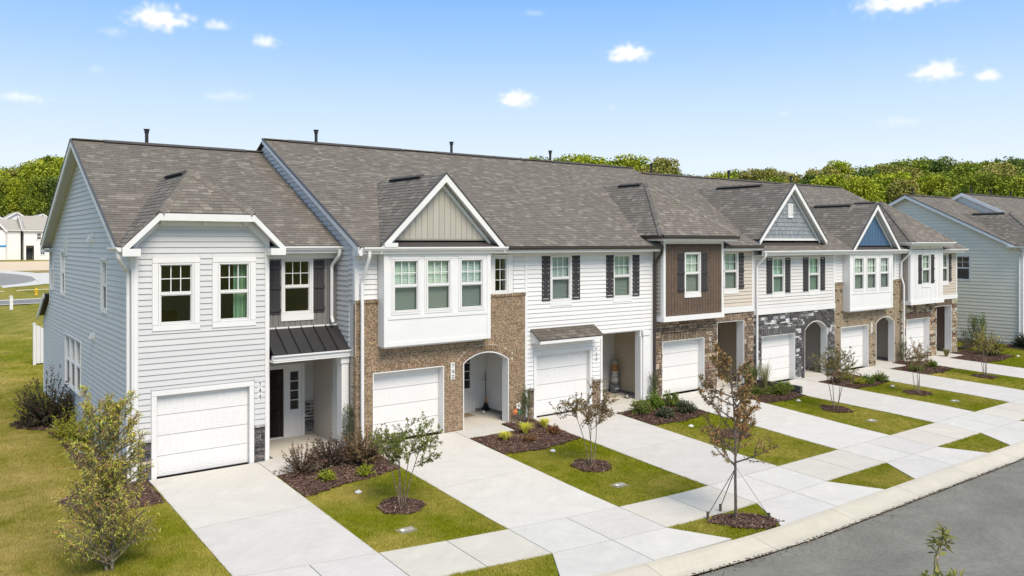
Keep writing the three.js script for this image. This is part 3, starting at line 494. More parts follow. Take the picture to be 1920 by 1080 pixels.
function ridgeVent(parent, a, b, w = .16) { const mb = new MB(), d = norm(vsub(b, a)), s = norm(cross(d, [0, 1, 0])), dn = .5; const top = (p, k) => vadd(vadd(p, s, k * w), [0, 1, 0], -w * dn + .055), c = [.105, .095, .085]; for (const k of [-1, 1]) { const q = [vadd(a, [0, 1, 0], .06), top(a, k), top(b, k), vadd(b, [0, 1, 0], .06)]; mb.quad(...(k > 0 ? q : q.slice().reverse()), c); const lo = [top(a, k), top(b, k)].map((p) => vadd(p, [0, 1, 0], -.05)); mb.quad(...(k > 0 ? [lo[0], lo[1], q[2], q[1]] : [q[1], q[2], lo[1], lo[0]]), [.03, .028, .027]); } for (const e of [a, b]) mb.poly([top(e, -1), vadd(e, [0, 1, 0], .06), top(e, 1), vadd(top(e, 1), [0, 1, 0], -.05), vadd(top(e, -1), [0, 1, 0], -.05)], null, c); return mb.build('ridge_vent', M.roof, parent); }
const pipeVent = (parent, x, y, z, h = .62) => { const g = new MB(); g.tube([[x, y - .3, z], [x, y + h - .12, z]], .055, 10, C.black); g.tube([[x, y + h - .13, z], [x, y + h - .02, z]], .075, 10, C.black); g.tube([[x, y + h - .03, z], [x, y + h, z]], .10, 10, C.black); g.lathe(x, y - .1, z, [[.16, -.1], [.1, .05], [.06, .1]], 10, C.black); return g.build('vent_pipe', M.plain, parent); };

// ---------------------------------------------------------------- the town houses
const ROWG = 'attached houses of the row';
function shell(g, x0, x1, zf, zb, y2 = 5.58, open = 0) { // rooms behind the windows: party walls, floors, ceiling, back wall
  const mb = new MB(), c = [.42, .39, .35], z1 = zf - .2;
  if (!open) mb.box(x0 + .01, -.1, zb, x0 + .1, y2, z1, c); mb.box(x1 - .1, -.1, zb, x1 - .01, y2, z1, c).box(x0 + .1, -.1, zb, x1 - .1, y2, zb + .12, c).box(x0 + .1, 2.74, zb + .12, x1 - .1, 2.86, z1, [.30, .25, .2]).box(x0 + .1, y2 - .06, zb + .12, x1 - .1, y2 + .02, z1, c).box(x0 + .1, 2.86, -5.6, x1 - .1, y2 - .06, -5.5, c);
  mb.build('inner_wall', M.plain, g);
}
function openingTrim(g, F, u0, u1, v1, depth, A) { // white wrapped jambs and head of an opening
  const mb = new MB(), t = .035, top = A ? A.spring : v1, c = C.trim;
  mb.rect(F, u0, 0, u0 + t, top, -depth, .02, c, .003).rect(F, u1 - t, 0, u1, top, -depth, .02, c, .003);
  if (!A) mb.rect(F, u0 + t, v1 - t, u1 - t, v1, -depth, .0195, c, .003);
  else { const n = 20; for (let i = 0; i < n; i++) { const a = lerp(u0, u1, i / n), b = lerp(u0, u1, (i + 1) / n), ya = Math.max(A.spring, archY(A, a)), yb = Math.max(A.spring, archY(A, b)); mb.block([[a, ya - t], [b, yb - t], [b, yb], [a, ya]], F, -depth, .02, 0, c, 0, 0, true); } }
  return mb.build('opening_trim', M.paint, g);
}
const archBody = (mb, F, A, top, t0, t1, col) => { const n = 24; for (let i = 0; i < n; i++) { const a = lerp(A.u0, A.u1, i / n), b = lerp(A.u0, A.u1, (i + 1) / n); mb.block([[a, Math.max(A.spring, archY(A, a))], [b, Math.max(A.spring, archY(A, b))], [b, top], [a, top]], F, t0, t1, 0, col, 0, 0, true); } return mb; };
function doorLeaf(parent, col, w, h, m = M.wood) { // panelled leaf, hinge at x = 0, reaching to -w
  const g = sub('front_door', parent), mb = new MB(), F = front(0); mb.rect(F, -w, .02, 0, h, -.045, 0, col, .004);
  for (const [a, b] of [[-w + .12, -w / 2 - .05], [-w / 2 + .05, -.12]]) for (const [p, q] of [[.18, .82], [.98, 1.5], [1.62, h - .14]]) { mb.rect(F, a, p, b, q, 0, .012, col, .03); mb.rect(F, a, p, b, q, -.057, -.045, col, .0); }
  mb.build('leaf', m, g); const k = new MB(); k.tube([[-w + .07, .92, 0], [-w + .07, .92, .05]], .016, 8, [.05, .05, .05]); k.lathe(-w + .07, .90, .06, [[.001, -.01], [.03, .0], [.034, .03], [.001, .05]], 10, [.05, .05, .05]); k.tube([[-w + .07, 1.08, 0], [-w + .07, 1.08, .03]], .028, 10, [.08, .08, .08]); k.tube([[-w + .07, .95, -.045], [-w + .07, .95, -.1]], .022, 8, [.2, .2, .2]); k.build('handle', M.metal, g); return g;
}
// covered entry between x0 and x1, from the front plane zf back to zb; the door wall carries door and sidelight
function entry(g, o) {
  const { x0, x1, zf, zb = -2.75, h, colR, colB = colR, fr, doorCol = [.7, .7, .69], open = 0, dw = .93 } = o;
  new MB().box(x0, -.2, zb, x1, .035, zf + .0, C.floor, .006).build('porch_floor', M.concrete, g);
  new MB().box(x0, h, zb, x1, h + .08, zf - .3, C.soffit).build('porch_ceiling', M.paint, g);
  const w = sub('porch_wall', g), FR = leftF(x1), FB = front(zb), fl = fr - .45, dl = fl - .12 - dw, body = new MB();
  body.box(x1, 0, zb, x1 + .08, h, zf - .3, colR).box(x0 - .08, 0, zb, x0, h, zf - .3, colB); wallBody(body, FB, [[x0, 0], [x1, 0], [x1, h], [x0, h]], [[dl - .06, 0, fr + .02, 2.16]], -.12, 0, colB); body.build('wall_body', M.siding, w);
  lapSiding(w, FR, [[zb + .01, .13], [zf - .31, .13], [zf - .31, h], [zb + .01, h]], [], colR); lapSiding(w, FB, [[x0, .13], [x1, .13], [x1, h], [x0, h]], [[dl - .16, 0, fr + .1, 2.26]], colB);
  const cb = new MB(); cb.box(x1 - .03, .03, zb, x1 - .002, .13, zf - .3, [.25, .24, .22]).rect(FB, fr + .1, .03, x1 - .03, .13, 0, .028, [.25, .24, .22]); cb.build('foundation_strip', M.concrete, w);
  const d = new MB(), T = o.frameCol ?? C.trim; d.rect(FB, dl - .16, .03, dl, 2.26, -.1, .03, T, .004).rect(FB, fr, .03, fr + .1, 2.26, -.1, .03, T, .004).rect(FB, dl, 2.13, fr, 2.26, -.1, .0295, T, .004).rect(FB, fl - .12, .03, fl, 2.13, -.1, .029, T, .004).rect(FB, dl, -.0, fr, .06, -.1, .05, T, .004);
  d.rect(FB, fl, .06, fl + .09, 2.13, -.07, .01, T).rect(FB, fr - .09, .06, fr, 2.13, -.07, .01, T).rect(FB, fl + .09, .06, fr - .09, .86, -.07, .008, T).rect(FB, fl + .15, .2, fr - .15, .72, .008, .016, T, .02).rect(FB, fl + .09, 2.02, fr - .09, 2.13, -.07, .008, T);
  for (let i = 1; i < 4; i++) d.rect(FB, fl + .09, .86 + i * .29 - .012, fr - .09, .86 + i * .29 + .012, -.05, .006, T); d.build('door_frame', M.paint, g);
  for (let i = 0; i < 4; i++) new MB().poly([[fl + .09, .872 + i * .29, zb - .03], [fr - .09, .872 + i * .29, zb - .03], [fr - .09, 1.138 + i * .29, zb - .03], [fl + .09, 1.138 + i * .29, zb - .03]]).build('sidelight_pane', M.glass, g);
  const L = doorLeaf(g, doorCol, dw - .01, 2.11); L.position.set(fl - .12, 0.03, zb - .03); L.rotation.y = open;
  if (o.stoneTo) { const P = new Pieces('stone', w, M.stone, 60); stones(P, g.position.toArray(), FB, [[fr + .1, .13], [x1, .13], [x1, o.stoneTo], [fr + .1, o.stoneTo]], [], ST.ledge, null, [.18, .38]); P.finish(); new MB().rect(FB, fr + .1, o.stoneTo, x1 - .002, o.stoneTo + .07, 0, .09, [.42, .4, .38], .01).build('stone_sill', M.stone, w); }
}
// main roof planes of a unit; tops: list of functions giving the dormer height at a point
function mainRoof(g, P, o) {
  const { x0, x1, zE, zR, yR, tops = [], lim = 0 } = o, s = .5, yE = yR - s * (zE - zR), zB = 2 * zR - zE, gp = g.position.toArray(), pts = [[x0, yE, zE], [x1, yE, zE], [x1, yR, zR], [x0, yR, zR]];
  o.deck.deck(pts, .05, [.09, .08, .075]); o.deck.deck([[x0, yR, zR], [x1, yR, zR], [x1, yE, zB], [x0, yE, zB]], .05, [.12, .11, .1]);
  shingles(P, gp, pts, { skip: (p) => tops.some((f) => f(p[0], p[2]) > p[1] + .03) });
  ridgeVent(g, [x0 + .9, yR, zR], [x1 - .6, yR, zR]); new MB().beam([x0, yR + .015, zR], [x0 + .9, yR + .015, zR], .3, .03, [0, 1, 0], SH[0]).beam([x1 - .6, yR + .015, zR], [x1, yR + .015, zR], .3, .03, [0, 1, 0], SH[0]).build('ridge_cap', M.roof, g);
  pipeVent(g, o.vent ?? 1.9, yR - .12, zR - .28, o.ventH ?? .66);
}
// a gabled dormer: faces of its roof, rake boards, soffit, boarded wall
function gableDormer(g, P, o) {
  const { cx, half, yF, s = 1, zF, zW, m0, deck } = o, yR = yF + s * half, zr = (y) => Math.min(zF - .01, (m0 - y) / .5), gp = g.position.toArray();
  for (const k of [-1, 1]) { const e = cx + k * half; const pts = [[e, yF, zF], [cx, yR, zF], [cx, yR, zr(yR)], [e, yF, zr(yF) - .02]]; deck.deck(pts, .045, [.09, .08, .075]); shingles(P, gp, pts); }
  const fas = new MB(), sof = new MB(), T = C.trim;
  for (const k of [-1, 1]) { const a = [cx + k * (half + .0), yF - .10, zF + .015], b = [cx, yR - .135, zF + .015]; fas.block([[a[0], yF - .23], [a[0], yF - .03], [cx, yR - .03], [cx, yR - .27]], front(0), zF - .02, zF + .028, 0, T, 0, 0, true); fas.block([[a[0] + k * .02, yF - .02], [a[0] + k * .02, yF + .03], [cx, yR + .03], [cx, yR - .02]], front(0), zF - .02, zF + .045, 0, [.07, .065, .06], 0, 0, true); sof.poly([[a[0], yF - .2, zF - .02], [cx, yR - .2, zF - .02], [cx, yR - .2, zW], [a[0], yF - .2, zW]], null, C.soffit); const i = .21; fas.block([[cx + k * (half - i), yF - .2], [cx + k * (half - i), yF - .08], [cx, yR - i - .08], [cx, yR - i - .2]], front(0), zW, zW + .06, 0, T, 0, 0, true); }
  fas.build('rake_board', M.paint, g); sof.build('soffit', M.paint, g);
  const w = sub('gable_wall', g), yb = o.yb, hb = half - .06 - (yb - yF) / s, tri = [[cx - hb, yb], [cx + hb, yb], [cx, yR - .22]], F = front(zW);
  new MB().block(tri, F, -.1, 0, 0, o.col, 0, 0, true).build('wall_body', M.paint, w);
  if (o.shake) { for (let v = yb; v < yR - .3; v += .18) for (let u = cx - hb; u < cx + hb;) { const ww = wr.in(.12, .28), q = clipPoly([[u + .003, v], [u + ww - .003, v], [u + ww - .003, v + .19], [u + .003, v + .19]], tri); u += ww; if (q.length > 2 && polyArea(q) > .002) new MB().block(q, F, 0, (a, b) => .004 + .018 * clamp((v + .19 - b) / .19), 0, jit(o.col, wr, .07, .015), wr() * 5, 0).build('shingle', M.wood, w); } }
  else vertBoards(w, F, tri, [], o.col, o.bw ?? .2, 'vertical_board');
  new MB().rect(F, cx - hb - .02, yb - (o.baseH ?? .09), cx + hb + .02, yb + .01, -.02, .035, o.baseCol ?? C.trim, .004).build('base_board', M.paint, w);
  if (o.vent) { const v = new MB(), [u, y, ww, hh] = o.vent; v.rect(F, u, y, u + .05, y + hh, 0, .06, T).rect(F, u + ww - .05, y, u + ww, y + hh, 0, .06, T).rect(F, u + .05, y, u + ww - .05, y + .05, 0, .06, T).rect(F, u + .05, y + hh - .05, u + ww - .05, y + hh, 0, .06, T); for (let i = 0; i < 10; i++) { const a = y + .05 + i * (hh - .1) / 10; v.poly([F.at(u + .05, a, .05), F.at(u + ww - .05, a, .05), F.at(u + ww - .05, a + .07, .025), F.at(u + .05, a + .07, .025)], null, T); } v.build('gable_vent', M.paint, g); }
  ridgeVent(g, [cx, yR, lerp(zF, zr(yR), .3)], [cx, yR, lerp(zF, zr(yR), .75)], .14);
  return (x, z) => z < zF && Math.abs(x - cx) < half ? yR - s * Math.abs(x - cx) : -9;
}
// a hipped dormer over a projecting bay
function hipDormer(g, P, o) {
  const { xa, xb, cx, yE, yP, zE, zP, m0, deck } = o, gp = g.position.toArray(), zr = (y) => (m0 - y) / .5, f = [[xa, yE, zE], [xb, yE, zE], [cx, yP, zP]];
  deck.deck(f, .045, [.09, .08, .075]); shingles(P, gp, f);
  for (const x of [xa, xb]) { const p = [[x, yE, zE], [cx, yP, zP], [cx, yP, zr(yP)], [x, yE, zr(yE)]]; deck.deck(p, .045, [.09, .08, .075]); shingles(P, gp, p); hipCaps(P, gp, [x, yE + .02, zE], [cx, yP + .02, zP]); }
  ridgeVent(g, [cx, yP, lerp(zP, zr(yP), .12)], [cx, yP, lerp(zP, zr(yP), .6)], .14);
  const e = new MB(); e.box(xa + .06, yE - .2, zr(yE) + .1, xb - .06, yE - .17, zE - .03, C.soffit).box(xa + .03, yE - .2, zE - .03, xb - .03, yE - .03, zE, C.trim); for (const x of [xa + .03, xb - .05]) e.box(x, yE - .2, zr(yE), x + .02, yE - .03, zE - .03, C.trim); e.build('fascia', M.paint, g);
  gutter(g, [xa, yE - .02, zE], [xb, yE - .02, zE], o.gut); gutter(g, [xa + .02, yE - .02, zr(yE) + .05], [xa + .02, yE - .02, zE - .002], o.gut, [-1, 0, 0]);
  const hl = (cx - xa), k = (yP - yE) / hl; return (x, z) => z < zE && x > xa && x < xb ? Math.min(yP - k * Math.abs(x - cx), yE + (zE - z) * (yP - yE) / (zE - zP)) : -9;
}
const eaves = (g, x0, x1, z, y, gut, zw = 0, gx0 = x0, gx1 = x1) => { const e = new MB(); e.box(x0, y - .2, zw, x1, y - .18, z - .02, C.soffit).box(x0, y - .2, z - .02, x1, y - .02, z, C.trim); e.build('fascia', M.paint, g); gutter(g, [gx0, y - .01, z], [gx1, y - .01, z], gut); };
const blindA = [.56, .67, .59], blindB = [.62, .71, .62], blindC = [.52, .62, .60];

// --- brick house with a box bay and an arched porch
function brickHouse(X, base, o) {
  const g = thing('townhouse', o.label, 'townhouse', [X, base, 0], ROWG), gp = [X, base, 0], F = front(0), dark = o.mortar, deck = new MB();
  const G = [.53, 0, 2.96, 2.1], A = { u0: 3.66, u1: 5.44, spring: 2.1, rise: .3 }, bh = 4.13, bay = [.7, 2.86, o.bayR, 5.5], ww = { u0: 4.88, v0: 4.3, u1: 5.36, v1: 5.36, cols: 2, rows: 3, single: 1, casing: .07 };
  const holes = [G, [A.u0, 0, A.u1, A.spring + A.rise], [bay[0] + .1, bay[1] + .1, bay[2] - .1, bay[3] - .1], winHole(ww)];
  shell(g, 0, 6.1, 0, -14.5);
  const w = sub('front_wall', g), body = wallBody(new MB(), F, [[0, 0], [6.1, 0], [6.1, bh], [0, bh]], holes, -.3, 0, dark); archBody(body, F, A, A.spring + A.rise, -.3, 0, dark); wallBody(body, new Frame([0, 0, -.002], [1, 0, 0], [0, 1, 0]), [[0, bh], [6.1, bh], [6.1, 5.72], [0, 5.72]], holes, -.3, 0, C.white); body.build('wall_body', M.brick, w);
  const P = new Pieces('brick', w, M.brick, o.limB, 'brick_field'), ring = archRing(P, gp, F, A, .2, .078, o.brick), hd = (u, v) => u > G[0] - .06 && u < G[2] + .06 && v > 2.1 && v < 2.315;
  soldiers(P, gp, F, G[0] - .04, G[2] + .04, 2.105, .2, .067, o.brick);
  bricks(P, gp, F, [[0, 0], [6.1, 0], [6.1, bh], [0, bh]], [G, [A.u0, 0, A.u1, A.spring], bay.map((q, i) => q + [.0, 0, 0, 0][i])], o.brick, (u, v) => ring(u, v) || hd(u, v), o);
  soldiers(P, gp, F, 0, bay[0], bh - .0, .085, .067, o.brick, .05); soldiers(P, gp, F, bay[2], 6.13, bh, .085, .067, o.brick, .05);
  const FL = leftF(-.014); bricks(P, gp, FL, [[-.1, 0], [-.0, 0], [-.0, bh], [-.1, bh]], [], o.brick, null, o); P.finish();
  const up = sub('upper_wall', g); lapSiding(up, F, [[0, bh + .09], [6.1, bh + .09], [6.1, 5.5], [0, 5.5]], [[bay[0] - .02, 0, bay[2] + .02, 9], [4.6, 4.1, 5.62, 5.6], [.0, 0, .1, 9]], C.white);
  new MB().rect(F, 0, 5.5, bay[0], 5.72, 0, .03, C.trim).rect(F, bay[2], 5.5, 6.1, 5.72, 0, .03, C.trim).rect(F, 4.62, bh + .09, 4.78, 5.5, 0, .028, C.trim).rect(F, 5.46, bh + .09, 5.6, 5.5, 0, .028, C.trim).rect(F, 0, bh + .09, .1, 5.5, 0, .028, C.trim).build('trim_board', M.paint, up);
  window_(g, F, ww);
  // the bay
  const b = sub('box_bay', g), FB = front(.36), wx = [[1.04, 1.82], [2.16, 2.94], [3.36, 4.14]].map((q) => q.map((x) => x + (o.bayR - 4.46) * .5)), wins = wx.map(([u0, u1], i) => ({ u0, u1, v0: 3.88, v1: 5.33, cols: 3, rows: 2, casing: .06, casingD: .02, blind: 1, blindCol: [blindA, blindB, blindC][i], screen: 1 })), bb = new MB();
  wallBody(bb, FB, [[bay[0], bay[1]], [bay[2], bay[1]], [bay[2], 5.72], [bay[0], 5.72]], wins.map(winHole), -.1, 0, C.trim); bb.box(bay[0], bay[1], .0, bay[0] + .08, 5.72, .26, C.trim).box(bay[2] - .08, bay[1], 0, bay[2], 5.72, .26, C.trim).box(bay[0] + .08, bay[1], 0, bay[2] - .08, bay[1] + .06, .26, C.trim).box(bay[0] + .08, 5.6, 0, bay[2] - .08, 5.72, .26, C.trim).box(bay[0] + .06, bay[1] - .05, .0, bay[2] - .25, bay[1], .3, C.trim);
  const bt = (a, c, d, e, t) => bb.rect(FB, a, c, d, e, 0, t, C.trim, .004); bt(bay[0], bay[1], bay[0] + .14, 5.72, .022); bt(bay[2] - .14, bay[1], bay[2], 5.72, .022); bt(bay[0] + .14, 3.64, bay[2] - .14, 3.76, .02); bt(bay[0] + .14, bay[1], bay[2] - .14, bay[1] + .12, .02); bt(bay[0] + .14, 5.46, bay[2] - .14, 5.72, .018);
  bb.build('bay_wall', M.paint, b); for (const q of wins) window_(g, FB, q);
  // openings below
  openingTrim(g, F, G[0], G[2], G[3], .3); garageDoor(g, F, G[0] + .035, .03, G[2] - .035, G[3] - .035, -.25); openingTrim(g, F, A.u0, A.u1, 0, .3, A);
  entry(g, { x0: 3.5, x1: 6.0, zf: 0, zb: -2.05, h: 2.5, colR: o.porch, fr: 5.42, doorCol: [.72, .72, .7] });
  plaque(g, F, 3.2, 1.64, .15, .52, o.num);
  // roof
  const Pr = new Pieces('shingle', sub('roof', g), M.roof, o.limS, 'shingle_field'), m0 = 5.97, top = gableDormer(g, Pr, { cx: o.gx, half: 2.2, yF: 5.76, s: 1, zF: .46, zW: .2, m0, deck, yb: 5.98, col: o.gable, bw: o.gw, baseCol: o.gableBase, baseH: .05 });
  mainRoof(g, Pr, { x0: o.rx0 ?? 0, x1: 6.1, zE: .45, zR: -7.1, yR: 9.52, tops: [top], deck, vent: o.vent });
  deck.build('roof_deck', M.roof, Pr.parent); Pr.finish();
  eaves(g, 0, 6.1, .45, 5.745, C.trim, 0, 0, o.gx + 2.28);
  if (o.gx + 2.28 < 6.08) gutter(g, [o.gx + 2.29, 5.735, .45], [6.1, 5.735, .45], o.gut2);
  return g;
}
// --- white siding house with an awning over the garage (and its lower half in stone for the grey stone one)
function flatHouse(X, base, o) {
  const g = thing('townhouse', o.label, 'townhouse', [X, base, 0], ROWG), gp = [X, base, 0], F = front(0), deck = new MB(), st = !!o.stone;
  const G = st ? [.55, 0, 2.98, 2.1] : [.49, 0, 2.9, 2.1], A = st ? { u0: 3.7, u1: 5.5, spring: 2.14, rise: .4 } : null, E = A ? [A.u0, 0, A.u1, A.spring + A.rise] : [3.5, 0, 5.42, 2.6];
  const wins = o.wins.map(([u0, u1, c]) => ({ u0, u1, v0: 3.93, v1: 5.38, cols: o.cols, rows: 2, casing: .03, casingD: .03, sill: .17, blind: 1, blindCol: c, screen: 1 })), holes = [G, E, ...wins.map(winHole)], split = st ? 3.02 : 0;
  shell(g, 0, 6.1, 0, -14.5);
  const w = sub('front_wall', g), body = wallBody(new MB(), F, [[0, 0], [6.1, 0], [6.1, 5.72], [0, 5.72]], holes, -.25, 0, st ? [.2, .19, .18] : o.col); if (A) archBody(body, F, A, A.spring + A.rise, -.25, 0, [.2, .19, .18]); body.build('wall_body', st ? M.stone : M.siding, w);
  const band = st ? split + .26 : 0, sh = o.shut.map(([a, b]) => [a - .0, 3.9, b, 5.44]);
  lapSiding(w, F, [[0, band], [6.1, band], [6.1, 5.5], [0, 5.5]], [[G[0] - .13, 0, G[2] + .12, st ? 0 : 2.24], [E[0] - .12, 0, st ? E[0] : E[2] + .7, st ? 0 : E[3] + .02], [0, 0, st ? 0 : .62, st ? 0 : .98], [2.9, 0, 3.55, st ? 0 : .98], ...wins.map((q) => [q.u0 - .08, q.v0 - .22, q.u1 + .08, q.v1 + .08])], o.col);
  const tr = new MB(); tr.rect(F, 0, 5.5, 6.1, 5.72, 0, .03, C.trim, .003); tr.rect(F, st ? .0 : .0, band, .1, 5.5, 0, .034, C.trim, .003).rect(F, st ? 5.98 : 6.0, st ? band : 0, 6.1, 5.5, 0, .034, C.trim, .003);
  if (st) tr.rect(F, 0, split, 6.1, split + .26, 0, .07, C.trim, .006);
  else { tr.rect(F, G[0] - .12, .0, G[0], 2.1, 0, .035, C.trim, .004).rect(F, G[2], 0, G[2] + .1, 2.1, 0, .035, C.trim, .004).rect(F, G[0] - .12, 2.1, G[2] + .1, 2.24, 0, .036, C.trim, .004).rect(F, 3.4, 0, 3.5, E[3], 0, .034, C.trim, .004).rect(F, 5.42, 0, 5.5, E[3] - .18, 0, .033, C.trim, .004).rect(F, 5.5, .0, 5.86, E[3] - .18, .0, .09, C.trim, .006).rect(F, 5.47, E[3] - .18, 5.89, E[3], .0, .115, C.trim, .006).rect(F, 5.48, 0, 5.88, .2, .09, .11, C.trim, .006); }
  tr.build('trim_board', M.paint, w);
  const P = new Pieces('stone', w, M.stone, 290, 'stone_field');
  if (st) { const ring = archRing(P, gp, F, A, .28, .12, [.15, .145, .14], .05), hd = (u, v) => u > G[0] - .08 && u < G[2] + .08 && v > 2.1 && v < 2.42; soldiers(P, gp, F, G[0] - .05, G[2] + .05, 2.11, .29, .14, [.19, .185, .18], .03, .012, .03); stones(P, gp, F, [[0, 0], [6.1, 0], [6.1, split], [0, split]], [G, [A.u0, 0, A.u1, A.spring], [A.u0 - .14, 0, A.u0, 2.1]], o.stone, (u, v) => ring(u, v) || hd(u, v), [.16, .42]); for (let v = 0; v < 2.1; v += .2) P.add(new MB().block([[A.u0 - .14, v + .004], [A.u0 - .006, v + .004], [A.u0 - .006, v + .196], [A.u0 - .14, v + .196]], F, 0, .04, .01, jit([.15, .145, .14], wr, .25, .03), v, v), [X + A.u0, v, 0], .02); }
  else { for (const [a, b] of [[0, .37], [3.0, 3.4]]) { stones(P, gp, F, [[a, 0], [b, 0], [b, .95], [a, .95]], [], ST.brown, null, [.16, .36]); tr.rect; new MB().rect(F, a, .95, b, 1.02, 0, .09, [.34, .30, .25], .01).build('stone_sill', M.stone, w); } }
  P.finish();
  wins.forEach((q) => window_(g, F, q)); o.shut.forEach(([a, b]) => shutter(g, F, a, 3.9, b, 5.42, 'panel'));
  if (st) { openingTrim(g, F, G[0], G[2], G[3], .3); openingTrim(g, F, A.u0, A.u1, 0, .3, A); }
  garageDoor(g, F, G[0] + (st ? .035 : .0), .03, G[2] - (st ? .035 : .0), G[3] - (st ? .035 : 0), st ? -.25 : -.14);
  entry(g, { x0: E[0] - .1, x1: st ? 5.98 : 6.0, zf: 0, zb: -1.95, h: 2.64, colR: o.porch, colB: o.porchB ?? o.porch, fr: 4.35 });
  plaque(g, F, st ? 3.24 : 3.13, 1.66, .15, .52, o.num);
  if (o.awning) { const a = sub('awning', g), x0 = .24, x1 = 3.06, yt = 2.98, yb = 2.66, z1 = .52, mb = new MB(); mb.deck([[x0, yb, z1], [x1, yb, z1], [x1, yt, 0.01], [x0, yt, 0.01]], .03, [.1, .09, .085]); mb.box(x0 + .02, yb - .13, z1 - .05, x1 - .02, yb - .03, z1 - .005, C.trim).box(x0 + .02, yb - .13, .005, x1 - .02, yb - .11, z1 - .05, C.trim); for (const x of [x0 + .02, x1 - .05]) mb.block([[.005, yb - .11], [z1 - .05, yb - .11], [z1 - .05, yb - .035], [.005, yt - .035]], leftF(x + .03), 0, .03, 0, C.trim, 0, 0, true); mb.build('awning_frame', M.paint, a); const Pa = new Pieces('shingle', a, M.roof, 90, 'shingle_field'); shingles(Pa, gp, [[x0 - .02, yb, z1 + .02], [x1 + .02, yb, z1 + .02], [x1 + .02, yt, 0.03], [x0 - .02, yt, .03]], { tone: .72 }); Pa.finish(); }
  const Pr = new Pieces('shingle', sub('roof', g), M.roof, o.limS, 'shingle_field'), tops = [];
  if (st) tops.push(gableDormer(g, Pr, { cx: 2.84, half: 2.5, yF: 6.22, s: 1.0, zF: .08, zW: -.17, m0: 5.97, deck, yb: 6.26, col: C.shake, shake: 1, vent: [2.66, 7.18, .36, .62] }));
  mainRoof(g, Pr, { x0: 0, x1: 6.1, zE: .45, zR: -7.1, yR: 9.52, tops, deck, vent: o.vent }); deck.build('roof_deck', M.roof, Pr.parent); Pr.finish();
  eaves(g, 0, 6.1, .45, 5.745, o.gut);
  return g;
}
